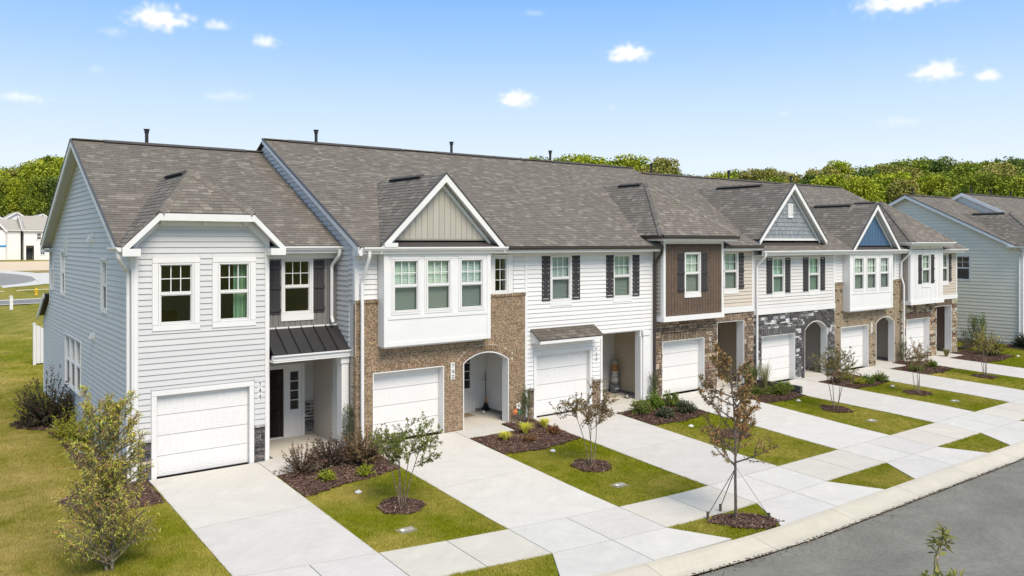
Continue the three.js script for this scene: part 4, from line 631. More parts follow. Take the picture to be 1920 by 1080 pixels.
// --- house with a boarded bay under a hipped dormer and a stone ground floor
function bayHouse(X, base, o) {
  const g = thing('townhouse', o.label, 'townhouse', [X, base, 0], ROWG), gp = [X, base, 0], F = front(0), deck = new MB(), G = [.5, 0, 2.95, 2.12], E = [3.72, 0, 5.47, 2.66], bx = [.12, 2.9, 3.57, 6.0], split = 2.98;
  const bw = { u0: 1.36, v0: 3.97, u1: 2.14, v1: 5.42, cols: 2, rows: 2, casing: .03, sill: .16, blind: 1, blindCol: o.blind[0], screen: 1 }, rw = { u0: 4.22, v0: 3.97, u1: 5.0, v1: 5.42, cols: 2, rows: 2, casing: .03, sill: .16, blind: 1, blindCol: o.blind[1], screen: 1 };
  shell(g, 0, 6.1, 0, -14.5);
  const w = sub('front_wall', g); wallBody(new MB(), F, [[0, 0], [6.1, 0], [6.1, 5.72], [0, 5.72]], [G, E, winHole(rw), [bx[0] + .1, 3.05, bx[2] - .1, 5.6]], -.3, 0, [.22, .17, .13]).build('wall_body', M.stone, w);
  const P = new Pieces('stone', w, M.stone, 260, 'stone_field'); soldiers(P, gp, F, G[0] - .05, G[2] + .12, 2.13, .28, .16, o.header, .03, .012, .03); soldiers(P, gp, F, E[0] - .05, E[2] + .02, 2.67, .28, .16, o.header, .03, .012, .03);
  stones(P, gp, F, [[0, 0], [6.1, 0], [6.1, split], [0, split]], [G, E, [G[0] - .05, 2.12, G[2] + .12, 2.42], [E[0] - .05, 2.66, E[2] + .02, 2.96]], o.stone, null, [.15, .42]); P.finish();
  const up = sub('upper_wall', g); lapSiding(up, F, [[bx[2], split + .26], [6.1, split + .26], [6.1, 5.5], [bx[2], 5.5]], [[rw.u0 - .08, rw.v0 - .21, rw.u1 + .08, rw.v1 + .08]], o.col);
  new MB().rect(F, bx[2], split, 6.1, split + .26, 0, .06, C.trim, .005).rect(F, bx[2], 5.5, 6.1, 5.72, 0, .03, C.trim, .004).rect(F, 5.98, split + .26, 6.1, 5.5, 0, .03, C.trim, .004).build('trim_board', M.paint, up);
  window_(g, F, rw); shutter(g, F, 3.78, 3.93, 4.13, 5.46, 'board'); shutter(g, F, 5.1, 3.93, 5.44, 5.46, 'board');
  const b = sub('box_bay', g), FB = front(.42), bb = new MB(), T = C.trim;
  wallBody(bb, FB, [[bx[0], bx[1]], [bx[2], bx[1]], [bx[2], bx[3]], [bx[0], bx[3]]], [winHole(bw)], -.1, 0, o.board); bb.box(bx[0], bx[1], 0, bx[0] + .08, bx[3], .32, o.side).box(bx[2] - .08, bx[1], 0, bx[2], bx[3], .32, o.side).box(bx[0] + .08, bx[1], 0, bx[2] - .08, bx[1] + .06, .32, T).box(bx[0] + .08, 5.9, 0, bx[2] - .08, bx[3], .32, T); bb.build('bay_wall', M.paint, b);
  const tb = new MB(), q = (a, c, d, e, t = .032) => tb.rect(FB, a, c, d, e, 0, t, T, .004); if (o.trimmed) { q(bx[0] - .02, bx[1] + .2, bx[0] + .1, bx[3]); q(bx[2] - .1, bx[1] + .2, bx[2] + .02, bx[3]); q(bx[0] + .1, bx[3] - .18, bx[2] - .1, bx[3], .03); } q(bx[0] - .04, bx[1], bx[2] + .04, bx[1] + .2, .06); tb.box(bx[0] - .04, bx[1], .0, bx[0], bx[1] + .2, .42, T).box(bx[2], bx[1], 0, bx[2] + .04, bx[1] + .2, .42, T); if (o.trimmed) tb.box(bx[0] - .022, bx[1] + .2, .32, bx[0], bx[3], .42, T); tb.build('bay_trim', M.paint, b);
  vertBoards(b, FB, [[bx[0] + (o.trimmed ? .1 : 0), bx[1] + .2], [bx[2] - (o.trimmed ? .1 : 0), bx[1] + .2], [bx[2] - (o.trimmed ? .1 : 0), bx[3] - (o.trimmed ? .18 : 0)], [bx[0] + (o.trimmed ? .1 : 0), bx[3] - (o.trimmed ? .18 : 0)]], [[bw.u0 - .08, bw.v0 - .21, bw.u1 + .08, bw.v1 + .08]], o.board, .165, 'vertical_board', o.trimmed ? M.wood : M.paint);
  lapSiding(b, leftF(bx[0]), [[0, bx[1] + .2], [.32, bx[1] + .2], [.32, bx[3]], [0, bx[3]]], [], o.side);
  window_(g, FB, bw); shutter(g, FB, .9, 3.95, 1.26, 5.46, 'board'); shutter(g, FB, 2.25, 3.95, 2.6, 5.46, 'board');
  openingTrim(g, F, G[0], G[2], G[3], .3); garageDoor(g, F, G[0] + .035, .03, G[2] - .035, G[3] - .035, -.26); openingTrim(g, F, E[0], E[2], E[3], .34);
  entry(g, { x0: E[0] - .1, x1: 5.95, zf: 0, zb: -2.0, h: 2.68, colR: o.porch, fr: 4.5 }); plaque(g, F, 3.24, 1.62, .15, .53, o.num);
  const Pr = new Pieces('shingle', sub('roof', g), M.roof, o.limS, 'shingle_field'), top = hipDormer(g, Pr, { xa: -.36, xb: 4.0, cx: 1.83, yE: 6.13, yP: 8.28, zE: .83, zP: -2.0, m0: 5.97, deck, gut: o.gut });
  mainRoof(g, Pr, { x0: 0, x1: o.x1 ?? 6.1, zE: .45, zR: -7.1, yR: 9.52, tops: [top], deck, vent: o.vent }); deck.build('roof_deck', M.roof, Pr.parent); Pr.finish();
  eaves(g, bx[2], 6.1, .45, 5.745, o.gut, 0, 3.6, o.x1 ?? 6.16);
  return g;
}
// --- end house with a clipped gable over the garage bay, a recessed entry and a long side wall
function endHouse(X, base, o) {
  const g = thing('townhouse', o.label, 'townhouse', [X, base, o.dz ?? 0], o.group ?? ROWG), gp = [X, base, o.dz ?? 0], W = 5.75, zb = -.6, zr = -1.2, FB = front(zb), FR = front(zr), FL = leftF(0), T = C.trim, deck = new MB(), full = !o.rough;
  const G = [.55, 0, 2.9, 2.1], wins = full ? [{ u0: .64, u1: 1.41, v0: 3.93, v1: 5.4, cols: 3, rows: 2, casing: .15 }, { u0: 2.12, u1: 2.88, v0: 3.93, v1: 5.4, cols: 3, rows: 2, casing: .15, curtain: [2.55, 2.95] }] : [];
  const rw = { u0: 4.12, u1: 4.88, v0: 3.98, v1: 5.44, cols: 3, rows: 2, casing: .05, sill: .2 }, top = [[0, 0], [3.45, 0], [3.45, 6.04], [2.88, 6.61], [.57, 6.61], [0, 6.04]];
  // side wall, u = z
  const sp = [[-14.3, 0], [zb, 0], [zb, 5.655], [-7.45, 9.08], [-14.3, 5.655]], s = sub('side_wall', g), SW = o.sideWins, sh = SW.map(winHole), ext = [[-15.85, 0], [-14.3, 0], [-14.3, 3.85], [-15.85, 3.0]];
  const sb = wallBody(new MB(), FL, sp, sh, -.2, 0, o.col); if (full) wallBody(sb, FL, ext, [], -.2, 0, o.col); sb.build('wall_body', M.siding, s);
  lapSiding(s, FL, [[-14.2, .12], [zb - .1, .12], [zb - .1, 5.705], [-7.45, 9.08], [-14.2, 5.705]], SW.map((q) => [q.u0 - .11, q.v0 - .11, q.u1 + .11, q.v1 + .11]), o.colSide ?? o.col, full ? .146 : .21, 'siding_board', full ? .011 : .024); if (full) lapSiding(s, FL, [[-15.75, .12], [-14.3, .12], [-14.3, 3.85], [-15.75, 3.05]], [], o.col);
  new MB().rect(FL, zb - .1, 0, zb + .03, 5.7, -.0, .036, T, .003).build('corner_board', M.paint, s); new MB().rect(FL, -14.3, full ? 3.7 : 0, -14.2, 5.7, 0, .036, T).build('corner_board', M.paint, s); if (full) new MB().rect(FL, -15.85, 0, -15.75, 3.0, 0, .036, T).build('corner_board', M.paint, s);
  SW.forEach((q) => window_(g, FL, q));
  shell(g, .1, W, zr, -14.4, 5.58, 1);
  // garage bay
  const b = sub('front_wall', g), bh = [G, ...wins.map(winHole)]; const bb = wallBody(new MB(), FB, top, bh, -.2, 0, o.col); wallBody(bb, new Frame([3.45, 0, 0], [0, 0, -1], [0, 1, 0]), [[-zb, 0], [-zb + 2.2, 0], [-zb + 2.2, 2.9], [-zb, 2.9]], [], -.15, 0, o.col); wallBody(bb, new Frame([3.45, 0, 0], [0, 0, -1], [0, 1, 0]), [[-zb, 2.9], [-zr, 2.9], [-zr, 6.02], [-zb, 6.02]], [], -.15, 0, o.col); bb.box(.01, 5.6, -1.6, .2, 6.03, zb - .2, o.col); bb.build('wall_body', M.siding, b);
  lapSiding(b, FB, top, [[0, 0, .12, 6.1], [3.33, 0, 3.45, 6.1], [G[0] - .14, 0, G[2] + .14, 2.25], [0, 0, .5, 1.03], [2.9, 0, 3.45, 1.03], ...wins.map((q) => [q.u0 - .2, q.v0 - .2, q.u1 + .2, q.v1 + .2])], o.col);
  const t = new MB(); t.rect(FB, 0, 1.03, .12, 5.9, 0, .034, T, .003).rect(FB, 3.33, .0, 3.45, 5.9, 0, .034, T, .003).rect(FB, 0, 0, .1, 1.03, 0, .034, T, .003).rect(FB, G[0] - .13, 0, G[0], 2.1, 0, .04, T, .004).rect(FB, G[2], 0, G[2] + .13, 2.1, 0, .04, T, .004).rect(FB, G[0] - .13, 2.1, G[2] + .13, 2.23, 0, .041, T, .004); t.rect(FB, .6, 6.4, 2.85, 6.6, 0, .05, T, .004); for (const x of [.62, 1.66, 2.72]) t.rect(FB, x, 6.42, x + .12, 6.56, .05, .14, T, .004); for (const k of [-1, 1]) { const f = (d) => 1.725 + k * d; t.block([[f(1.725), 5.80], [f(1.725), 6.03], [f(1.13), 6.6], [f(1.13), 6.39]], FB, 0, .049, 0, T, 0, 0, true); } t.build('trim_board', M.paint, b);
  if (full) { const P = new Pieces('stone', b, M.stone, 80); for (const [a, c] of [[.1, .42], [3.03, 3.33]]) { stones(P, gp, FB, [[a, 0], [c, 0], [c, .96], [a, .96]], [], ST.ledge, null, [.16, .33]); new MB().rect(FB, a, .96, c, 1.03, 0, .09, [.5, .49, .47], .01).build('stone_sill', M.stone, b); } stones(P, gp, FL, [[zb - .34, 0], [zb - .1, 0], [zb - .1, .4], [zb - .34, .4]], [], ST.ledge, null, [.16, .24]); P.finish(); }
  wins.forEach((q) => window_(g, FB, q)); garageDoor(g, FB, G[0], .03, G[2], G[3], -.1);
  if (full) plaque(g, FB, 3.12, 1.7, .145, .53, o.num);
  // recess with boarded wall, shutters, metal porch roof
  if (full) {
    const r = sub('recess_wall', g), rp = [[3.45, 3.5], [W, 3.5], [W, 5.72], [3.45, 5.72]]; wallBody(new MB(), FR, [[3.45, 2.72], [W, 2.72], [W, 5.72], [3.45, 5.72]], [winHole(rw)], -.2, 0, C.grey).build('wall_body', M.paint, r); vertBoards(r, FR, rp.map(([u, v]) => [u, Math.min(v, 5.52)]), [[rw.u0 - .1, rw.v0 - .25, rw.u1 + .1, rw.v1 + .1]], C.grey, .165); new MB().rect(FR, 3.45, 5.5, W, 5.72, 0, .05, T, .004).rect(FR, 3.45, 3.52, W, 3.57, .02, .05, T, .004).build('trim_board', M.paint, r);
    window_(g, FR, rw); shutter(g, FR, 3.68, 3.92, 4.0, 5.46, 'board'); shutter(g, FR, 4.99, 3.92, 5.33, 5.46, 'board');
    const m = sub('porch_roof', g), n = 6, za = zr + .02, ya = 3.55, zc = -.26, yc = 2.9; for (let i = 0; i < n; i++) { const a = 3.47 + i * (W - 3.5) / n, c = 3.47 + (i + 1) * (W - 3.5) / n; new MB().deck([[a + .004, yc, zc], [c - .004, yc, zc], [c - .004, ya, za], [a + .004, ya, za]], .02, jit([.052, .05, .05], wr, .06, .01)).build('metal_panel', M.metal, m); if (i) new MB().beam([a, yc + .022, zc], [a, ya + .022, za], .014, .045, [0, 1, 0], [.03, .03, .031]).build('seam', M.metal, m); }
    new MB().box(3.46, 2.74, zc - .16, W - .02, 2.885, zc - .02, T, .005).box(3.46, 2.7, zr - .1, W - .02, 2.735, zc - .02, T).box(3.46, 2.86, zc - .02, W - .02, 2.9, zc + .03, T).build('porch_beam', M.paint, m);
    new MB().box(W - .26, .03, zc - .42, W - .03, 2.7, zc - .12, T, .006).box(W - .29, 2.5, zc - .45, W - .02, 2.69, zc - .09, T, .006).build('porch_post', M.paint, g);
    entry(g, { x0: 3.6, x1: W - .04, zf: zr + .55, zb: -2.75, h: 2.7, colR: C.white, colB: [.50, .485, .455], fr: 5.27, doorCol: [.04, .026, .02], open: -.85, stoneTo: 1.0, dw: .95 });
    new MB().box(3.46, -.2, zr + .55, W - .04, .034, -.52, C.floor, .006).build('porch_floor', M.concrete, g);
    new MB().box(2.6, -.05, -7, W - .15, .02, -2.9, [.26, .17, .11]).build('inner_floor', M.wood, g);
  }
  // roof: main planes, dormer with clipped gable
  const Pr = new Pieces('shingle', sub('roof', g), M.roof, o.limS, 'shingle_field'), m0 = 5.475, zrf = (y) => (m0 - y) / .5, cx = 1.73, hw = 2.05, yE = 5.87, yR = yE + hw, zF = -.24, yC = 6.72, dC = yR - yC, zP = -1.9;
  for (const k of [-1, 1]) { const p = [[cx + k * hw, yE, zF], [cx + k * dC, yC, zF], [cx, yR, zP], [cx, yR, zrf(yR)], [cx + k * hw, yE, Math.min(zF, zrf(yE) - .05)]]; deck.deck(p, .045, [.09, .08, .075]); shingles(Pr, gp, p); hipCaps(Pr, gp, [cx + k * dC, yC + .02, zF], [cx, yR + .02, zP]); }
  const hip = [[cx - dC, yC, zF], [cx + dC, yC, zF], [cx, yR, zP]]; deck.deck(hip, .045, [.09, .08, .075]); shingles(Pr, gp, hip);
  ridgeVent(g, [cx, yR, zP - .35], [cx, yR, zP - 2.2], .14);
  mainRoof(g, Pr, { x0: -.32, x1: W, zE: -.8, zR: -7.45, yR: 9.2, tops: [(x, z) => z < zF && Math.abs(x - cx) < hw ? Math.min(yR - Math.abs(x - cx), z > zP ? 99 : 99) : -9], deck, vent: o.vent ?? 1.9 });
  deck.build('roof_deck', M.roof, Pr.parent); Pr.finish();
  const f = new MB(); for (const k of [-1, 1]) { const e = cx + k * hw, c = cx + k * dC; f.block([[e, yE - .21], [e, yE - .03], [c, yC - .03], [c, yC - .21]], front(0), zF - .03, zF + .03, 0, T, 0, 0, true); f.poly([[e, yE - .16, zF - .02], [c, yC - .16, zF - .02], [c, yC - .16, zb], [e, yE - .16, zb]], null, C.soffit); f.box(Math.min(e, e - k * .42), yE - .24, zb + .0, Math.max(e, e - k * .42), yE - .05, zF + .034, T, .004); }
  f.rect(front(0), cx - dC, yC - .2, cx + dC, yC - .02, zF - .028, zF + .032, T).poly([[cx - dC, yC - .16, zF - .02], [cx + dC, yC - .16, zF - .02], [cx + dC, yC - .16, zb], [cx - dC, yC - .16, zb]], null, C.soffit);
  // rakes of the side gable
  const FX = leftF(-.32); for (const [a, c, d, e] of [[-.82, 5.865, -7.45, 9.18], [-14.1, 5.865, -7.45, 9.18]]) { f.block([[a, c - .2], [a, c], [d, e], [d, e - .2]], FX, -.02, .03, 0, T, 0, 0, true); f.poly([[-.32, c - .13, a], [-.32, e - .13, d], [0, e - .13, d], [0, c - .13, a]], null, C.soffit); f.block([[a, c + .0], [a, c + .045], [d, e + .045], [d, e + .0]], FX, -.01, .045, 0, [.07, .065, .06], 0, 0, true); }
  f.box(-.34, 5.6, -14.2, -.0, 5.72, -13.75, T); if (full) { f.block([[-15.95, 2.93], [-15.95, 3.1], [-14.25, 4.03], [-14.25, 3.86]], leftF(-.22), -.02, .03, 0, T, 0, 0, true); f.deck([[-.19, 3.11, -16.0], [W, 3.11, -16.0], [W, 4.05, -14.25], [-.19, 4.05, -14.25]], .05, [.06, .055, .05]); }
  f.build('rake_board', M.paint, g);
  gutter(g, [cx - hw - .02, yE - .02, -1.35], [cx - hw - .02, yE - .02, zF + .02], T, [-1, 0, 0]); gutter(g, [cx + hw - .28, yE - .01, -.8], [W, yE - .01, -.8], T); gutter(g, [-.3, yE - .02, -14.15], [W, yE - .02, -14.15], T, [0, 0, -1]); new MB().box(cx + hw - .28, yE - .2, -.84, W, yE - .02, -.8, T).box(cx + hw - .28, yE - .2, zr, W, yE - .18, -.84, C.soffit).build('fascia', M.paint, g);
  downspout(g, [[cx - hw - .07, yE - .12, zF - .1], [cx - hw - .07, yE - .28, zF - .1], [-.075, yE - .62, zb - .16], [-.075, .12, zb - .16], [-.12, .05, zb + .1]], T);
  if (full) { for (const [z, y, sz] of [[-5.88, 6.09, .16], [-5.54, 3.2, .13]]) { const v = new MB(); v.rect(FL, z - sz, y - sz, z + sz, y + sz, 0, .03, T, .004); v.block([[z - sz * .7, y - sz * .6], [z + sz * .7, y - sz * .6], [z + sz * .7, y + sz * .7], [z - sz * .7, y + sz * .7]], FL, .03, (u, w) => .06 + .12 * clamp((y + sz - w) / (2 * sz)), 0, [.66, .66, .65]); v.build('vent_hood', M.paint, g); } const e = new MB(); e.rect(FL, -10.9, 5.5, -10.2, 6.15, 0, .05, o.col, .006); e.build('wall_plate', M.paint, g); }
  return g;
}
const H1 = endHouse(-5.75, 0, { label: 'pale grey leftmost house of the row with dark metal porch roof and house number 744', col: C.lightGrey, num: '744', limS: 300, vent: 1.95,
  sideWins: [{ u0: -4.28, u1: -3.68, v0: 4.1, v1: 5.42, cols: 1, rows: 1, casing: .06, casingD: .05, screen: 1 }, { u0: -11.45, u1: -10.8, v0: 4.22, v1: 5.6, cols: 1, rows: 1, casing: .06, casingD: .05, screen: 1 }, { u0: -14.0, u1: -13.4, v0: 4.3, v1: 5.66, cols: 1, rows: 1, casing: .06, casingD: .05, screen: 1 }, { u0: -10.5, u1: -9.7, v0: 1.18, v1: 2.76, cols: 1, rows: 1, casing: .05, casingD: .05, screen: 1 }, { u0: -9.5, u1: -8.7, v0: 1.18, v1: 2.76, cols: 1, rows: 1, casing: .05, casingD: .05, screen: 1 }, { u0: -8.5, u1: -7.7, v0: 1.18, v1: 2.76, cols: 1, rows: 1, casing: .05, casingD: .05, screen: 1 }] });
const H2 = brickHouse(0, .1, { label: 'brown brick house with white box bay, arched porch and sage green gable, house number 742', brick: [.43, .305, .195], mortar: [.66, .56, .42], limB: 290, limS: 280, bayR: 4.46, gx: 2.75, gable: C.sage, gableBase: [.30, .29, .24], gw: .2, porch: C.white, num: '742', vent: 2.02, rx0: -.1, gut2: C.gutterBrown });
{ // the side of the brick house that stands proud of the grey one: siding strip along the roof step, wall beside the entry, rake board
  const w = sub('side_wall', H2), F = leftF(-.01), y = .0; const strip = [[-.42, 5.62], [.02, 5.3], [.02, 5.72], [.0, 5.74], [-7.05, 9.32], [-7.4, 9.2], [-7.4, 9.0]];
  new MB().block([[-14.2, 5.2], [.0, 5.2], [-.0, 5.74], [-7.1, 9.38], [-14.2, 5.8]], F, -.1, -.004, 0, C.lightGrey, 0, 0, true).box(-.01, 2.6, -1.3, .08, 5.3, -.0, C.lightGrey).build('wall_body', M.siding, w);
  lapSiding(w, F, [[-1.2, 2.72], [-.37, 2.72], [-.37, 5.72], [-1.2, 5.72]], [], C.lightGrey); lapSiding(w, F, [[-.37, 4.22], [-.1, 4.22], [-.1, 5.6], [-.37, 5.6]], [], C.lightGrey); lapSiding(w, F, [[-1.2, .1], [-.45, .1], [-.45, 2.72], [-1.2, 2.72]], [[-.75, 0, -.6, 2.72]], C.lightGrey);
  lapSiding(w, F, [[-.4, 5.54], [.02, 5.5], [.02, 5.73], [-7.1, 9.37], [-7.1, 8.9]], [], C.lightGrey);
  const t = new MB(); t.block([[.44, 5.56], [.44, 5.74], [-7.1, 9.51], [-7.1, 9.37]], leftF(-.1), -.05, .03, 0, C.trim, 0, 0, true).block([[.44, 5.74], [.44, 5.78], [-7.1, 9.56], [-7.1, 9.51]], leftF(-.1), -.02, .045, 0, [.07, .065, .06], 0, 0, true); t.rect(F, -.1, 4.22, .03, 5.72, 0, .03, C.trim).box(-.1, 5.5, 0, .0, 5.74, .44, C.trim).build('rake_board', M.paint, w);
  new MB().tube([[-.12, 5.62, -1.35], [-.05, 5.62, -.9], [-.12, 5.7, -.86]], .03, 6, C.black).build('flashing', M.plain, w);
  downspout(H2, [[.18, 5.62, .5], [.18, 5.45, .5], [.14, 4.75, .12], [.14, 4.4, .12], [.14, 4.05, .14], [.14, .1, .14], [.14, .03, .35]], C.trim); new MB().box(.62, 5.74, .46, 1.05, 5.86, .58, C.trim).build('gutter_guard', M.metalPaint, H2);
}
downspout(H1, [[5.6, 5.76, -.74], [5.6, 5.6, -.74], [5.52, 5.3, -1.1], [5.52, 3.75, -1.1], [5.5, 3.62, -.95]], C.trim);
const H3 = flatHouse(rowX(1), .1, { label: 'white siding house with small shingled awning over the garage, house number 740', col: C.white, wins: [[1.18, 1.97, blindC], [4.1, 4.9, blindA]], shut: [[.72, 1.07], [2.07, 2.42], [3.68, 4.04], [5.01, 5.36]], cols: 3, num: '740', porch: [.50, .41, .29], porchB: [.66, .62, .56], awning: 1, gut: C.gutterBrown, limS: 220, vent: 1.9 });
const H4 = bayHouse(rowX(2), .1, { label: 'brown stone house with dark brown boarded bay and hipped dormer, house number 738', col: C.beige, side: [.50, .45, .39], board: C.brown, trimmed: 1, stone: ST.brown, header: [.34, .255, .18], porch: [.42, .345, .255], num: '738', gut: C.gutterBrown, blind: [blindB, blindA], limS: 150, vent: 1.15, x1: 6.1 });
downspout(H4, [[-.02, 5.66, .5], [-.02, 5.5, .5], [.0, 5.1, .1], [.0, .1, .1], [.0, .03, .35]], C.gutterBrown);
const H5 = flatHouse(rowX(3), -.12, { label: 'dark grey stone house with arched porch and blue grey shingled gable', col: C.off, stone: ST.grey, wins: [[1.38, 2.12, [.47, .70, .56]], [4.08, 4.82, [.47, .72, .56]]], shut: [[.88, 1.28], [2.23, 2.6], [3.57, 3.97], [4.93, 5.29]], cols: 2, num: '736', porch: [.42, .385, .35], gut: C.trim, limS: 90, vent: 1.7 });
downspout(H5, [[.16, 5.66, .5], [.16, 5.5, .5], [.1, 5.1, .12], [.1, .1, .12], [.1, .03, .35]], C.trim);
const H6 = brickHouse(rowX(4), -.12, { label: 'tan brick house with white box bay and bright blue gable', brick: [.50, .395, .265], dark: .05, darkCol: [.13, .09, .065], mortar: [.50, .43, .33], limB: 200, limS: 90, bayR: 4.6, gx: 3.0, gable: C.blue, gableBase: C.blue, gw: .24, porch: [.45, .41, .36], num: '734', vent: 1.75, gut2: C.trim });
const H7 = bayHouse(rowX(5), -.12, { label: 'tan and brown stone house with white boarded bay at the far end of the row', col: C.tan, side: [.40, .36, .31], board: C.trim, stone: ST.tan, header: [.24, .17, .12], porch: [.26, .205, .165], num: '732', gut: C.trim, blind: [blindA, [.5, .55, .57]], limS: 90, vent: 1.45, x1: 6.3 });
downspout(H6, [[6.0, 5.66, .5], [6.0, 5.5, .5], [5.92, 5.1, .12], [5.92, 4.3, .12], [6.02, 3.9, .2], [6.02, .1, .2], [6.02, .03, .4]], C.trim);
{ const t = new MB(), F = new Frame([6.1, 0, 0], [0, 0, -1], [0, 1, 0]); t.block([[14.4, 0], [14.4, 5.7], [7.1, 9.36], [-.0, 5.7], [0, 0]].map(([u, v]) => [u, v]), F, -.06, 0, 0, C.tan, 0, 0, true).build('side_wall', M.siding, H7); new MB().block([[-.44, 5.56], [-.44, 5.76], [7.1, 9.53], [7.1, 9.33]], new Frame([6.26, 0, 0], [0, 0, -1], [0, 1, 0]), 0, .03, 0, C.trim, 0, 0, true).build('rake_board', M.paint, H7); }
// the separate block on the right
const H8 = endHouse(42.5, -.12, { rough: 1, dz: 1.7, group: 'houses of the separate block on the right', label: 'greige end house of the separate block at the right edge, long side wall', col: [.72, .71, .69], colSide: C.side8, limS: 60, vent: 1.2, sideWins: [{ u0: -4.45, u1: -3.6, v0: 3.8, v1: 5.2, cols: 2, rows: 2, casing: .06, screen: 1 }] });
{
  const g = thing('townhouse', 'second house of the right block, only its stepped roof showing', 'townhouse', [48.3, -.1, 2.2], 'houses of the separate block on the right'), deck = new MB(), P = new Pieces('shingle', sub('roof', g), M.roof, 40, 'shingle_field');
  mainRoof(g, P, { x0: -.1, x1: 18, zE: .45, zR: -7.1, yR: 9.45, deck, vent: 2.0 }); deck.build('roof_deck', M.roof, P.parent); P.finish();
  wallBody(new MB(), front(0), [[0, 0], [18, 0], [18, 5.7], [0, 5.7]], [], -.3, 0, C.off).box(-.01, 0, -14.4, .1, 5.6, -.3, C.off).box(17.9, 0, -14.4, 18, 5.6, -.3, C.off).build('front_wall', M.siding, g);
  const F = leftF(0); new MB().block([[-14.2, 5.2], [0, 5.2], [0, 5.7], [-7.1, 9.3], [-14.2, 5.75]], F, -.1, 0, 0, C.off, 0, 0, true).build('side_wall', M.siding, g); const t = new MB(); for (const s of [1, -1]) { const e = s > 0 ? .44 : -14.6; t.block([[e, 5.5], [e, 5.72], [-7.1, 9.48], [-7.1, 9.24]], leftF(-.1), -.02, .03, 0, C.trim, 0, 0, true); } t.build('rake_board', M.paint, g);
  for (const x of [5.2, 8.6]) pipeVent(g, x, 9.33, -7.4); eaves(g, 0, 18, .45, 5.68, C.trim);
}

// ---------------------------------------------------------------- beds of mulch
const MUL = [.105, .058, .042];
const beds = [], inBed = (x, z) => beds.some((b) => x > b.bb[0] && x < b.bb[2] && z > b.bb[1] && z < b.bb[3] && inPoly(x, z, b.p));
const br = RNG(404);
function bed(outline, label, round = 0) {
  const p = []; for (let i = 0; i < outline.length; i++) { const a = outline[i], b = outline[(i + 1) % outline.length], n = Math.max(1, Math.round(Math.hypot(b[0] - a[0], b[1] - a[1]) / .12)); for (let k = 0; k < n; k++) p.push([lerp(a[0], b[0], k / n) + (br() - .5) * round, lerp(a[1], b[1], k / n) + (br() - .5) * round]); }
  const bb = bounds(p), mb = new MB(), st = .12, h = (x, z) => gY(x, z) + .035 + .035 * fbm(x * 3.1, z * 3.1, 5.5, 3) + (z <= .0 ? .0 : 0);
  for (let x = bb[0]; x < bb[2]; x += st) for (let z = bb[1]; z < bb[3]; z += st) { const q = clipMany([[x, z], [x, z + st], [x + st, z + st], [x + st, z]], p); if (!q) continue; mb.poly(q.map(([a, b]) => [a, h(a, b), b]), q, jit(MUL, br, .08, .03)); }
  beds.push({ p, bb, h }); const m = mb.build('mulch_bed', M.soil); struct(m, label); return m;
}
function clipMany(cell, p) { const k = cell.filter(([x, z]) => inPoly(x, z, p)).length; return k >= 3 ? cell : k >= 1 && inPoly((cell[0][0] + cell[2][0]) / 2, (cell[0][1] + cell[2][1]) / 2, p) ? cell : null; }
const bedL = ['in front of the grey house entry', 'in front of the brick house', 'in front of the white house with the awning', 'in front of the brown stone house', 'in front of the dark grey stone house', 'in front of the tan brick house', 'at the end of the row'];
bed([[-2.64, .92], [-2.64, 2.7], [-1.4, 2.35], [.26, 2.15], [.26, .06], [.02, -.42], [-.7, -.42], [-.72, .92]], 'dark brown mulch bed ' + bedL[0], .03);
for (let k = 0; k < 6; k++) { const u = rowX(k), e = k === 5 ? 7.3 : 6.36; bed([[u + 3.34, .92], [u + 3.36, 2.6], [u + 4.6, 2.78], [u + e, 2.5], [u + e, .06], [u + 5.14, .06], [u + 5.1, .92]], 'dark brown mulch bed ' + bedL[k + 1], .04); }
bed([[-5.76, -10.6], [-6.9, -10.7], [-7.5, -9.9], [-7.35, -9.1], [-6.7, -8.2], [-6.5, -6.8], [-6.55, -5], [-6.5, -3.2], [-6.35, -1.6], [-7.0, -.7], [-7.45, .1], [-7.2, .9], [-6.3, 1.42], [-5.5, 1.32], [-5.46, -.5], [-5.76, -.7]], 'dark brown mulch bed along the pale grey side wall', .08);
bed([[37.2, -.2], [42.4, -.3], [42.4, -4], [41.6, -4.2], [41, -1.4], [39.4, -.9], [37.2, -.9]], 'dark brown mulch bed along the greige end wall', .06); bed([[40.6, 2.0], [42.4, 2.0], [42.6, .4], [40.9, .6]], 'dark mulch at the corner of the right block', .06);
const ringTrees = [[-1.0, 4.42], [4.85, 4.6], [17.2, 4.45], [23.15, 4.5], [29.72, 4.35]];
ringTrees.forEach(([x, z], i) => bed([...Array(14)].map((_, k) => [x + (.56 + .05 * Math.sin(k * 2.3 + i)) * Math.cos(k / 14 * 6.283), z + (.54 + .05 * Math.cos(k * 1.7 + i)) * Math.sin(k / 14 * 6.283)]), 'round mulch ring under a young tree', .03));
bed([[4.35, 9.0], [5.0, 8.86], [5.7, 9.3], [5.95, 9.95], [5.2, 10.0], [4.7, 9.65]], 'dark mulch around the staked street tree', .07);
bed([...Array(14)].map((_, k) => [11.0 + .6 * Math.cos(k / 14 * 6.283), 4.6 + .55 * Math.sin(k / 14 * 6.283)]), 'round mulch ring behind the staked tree', .03);
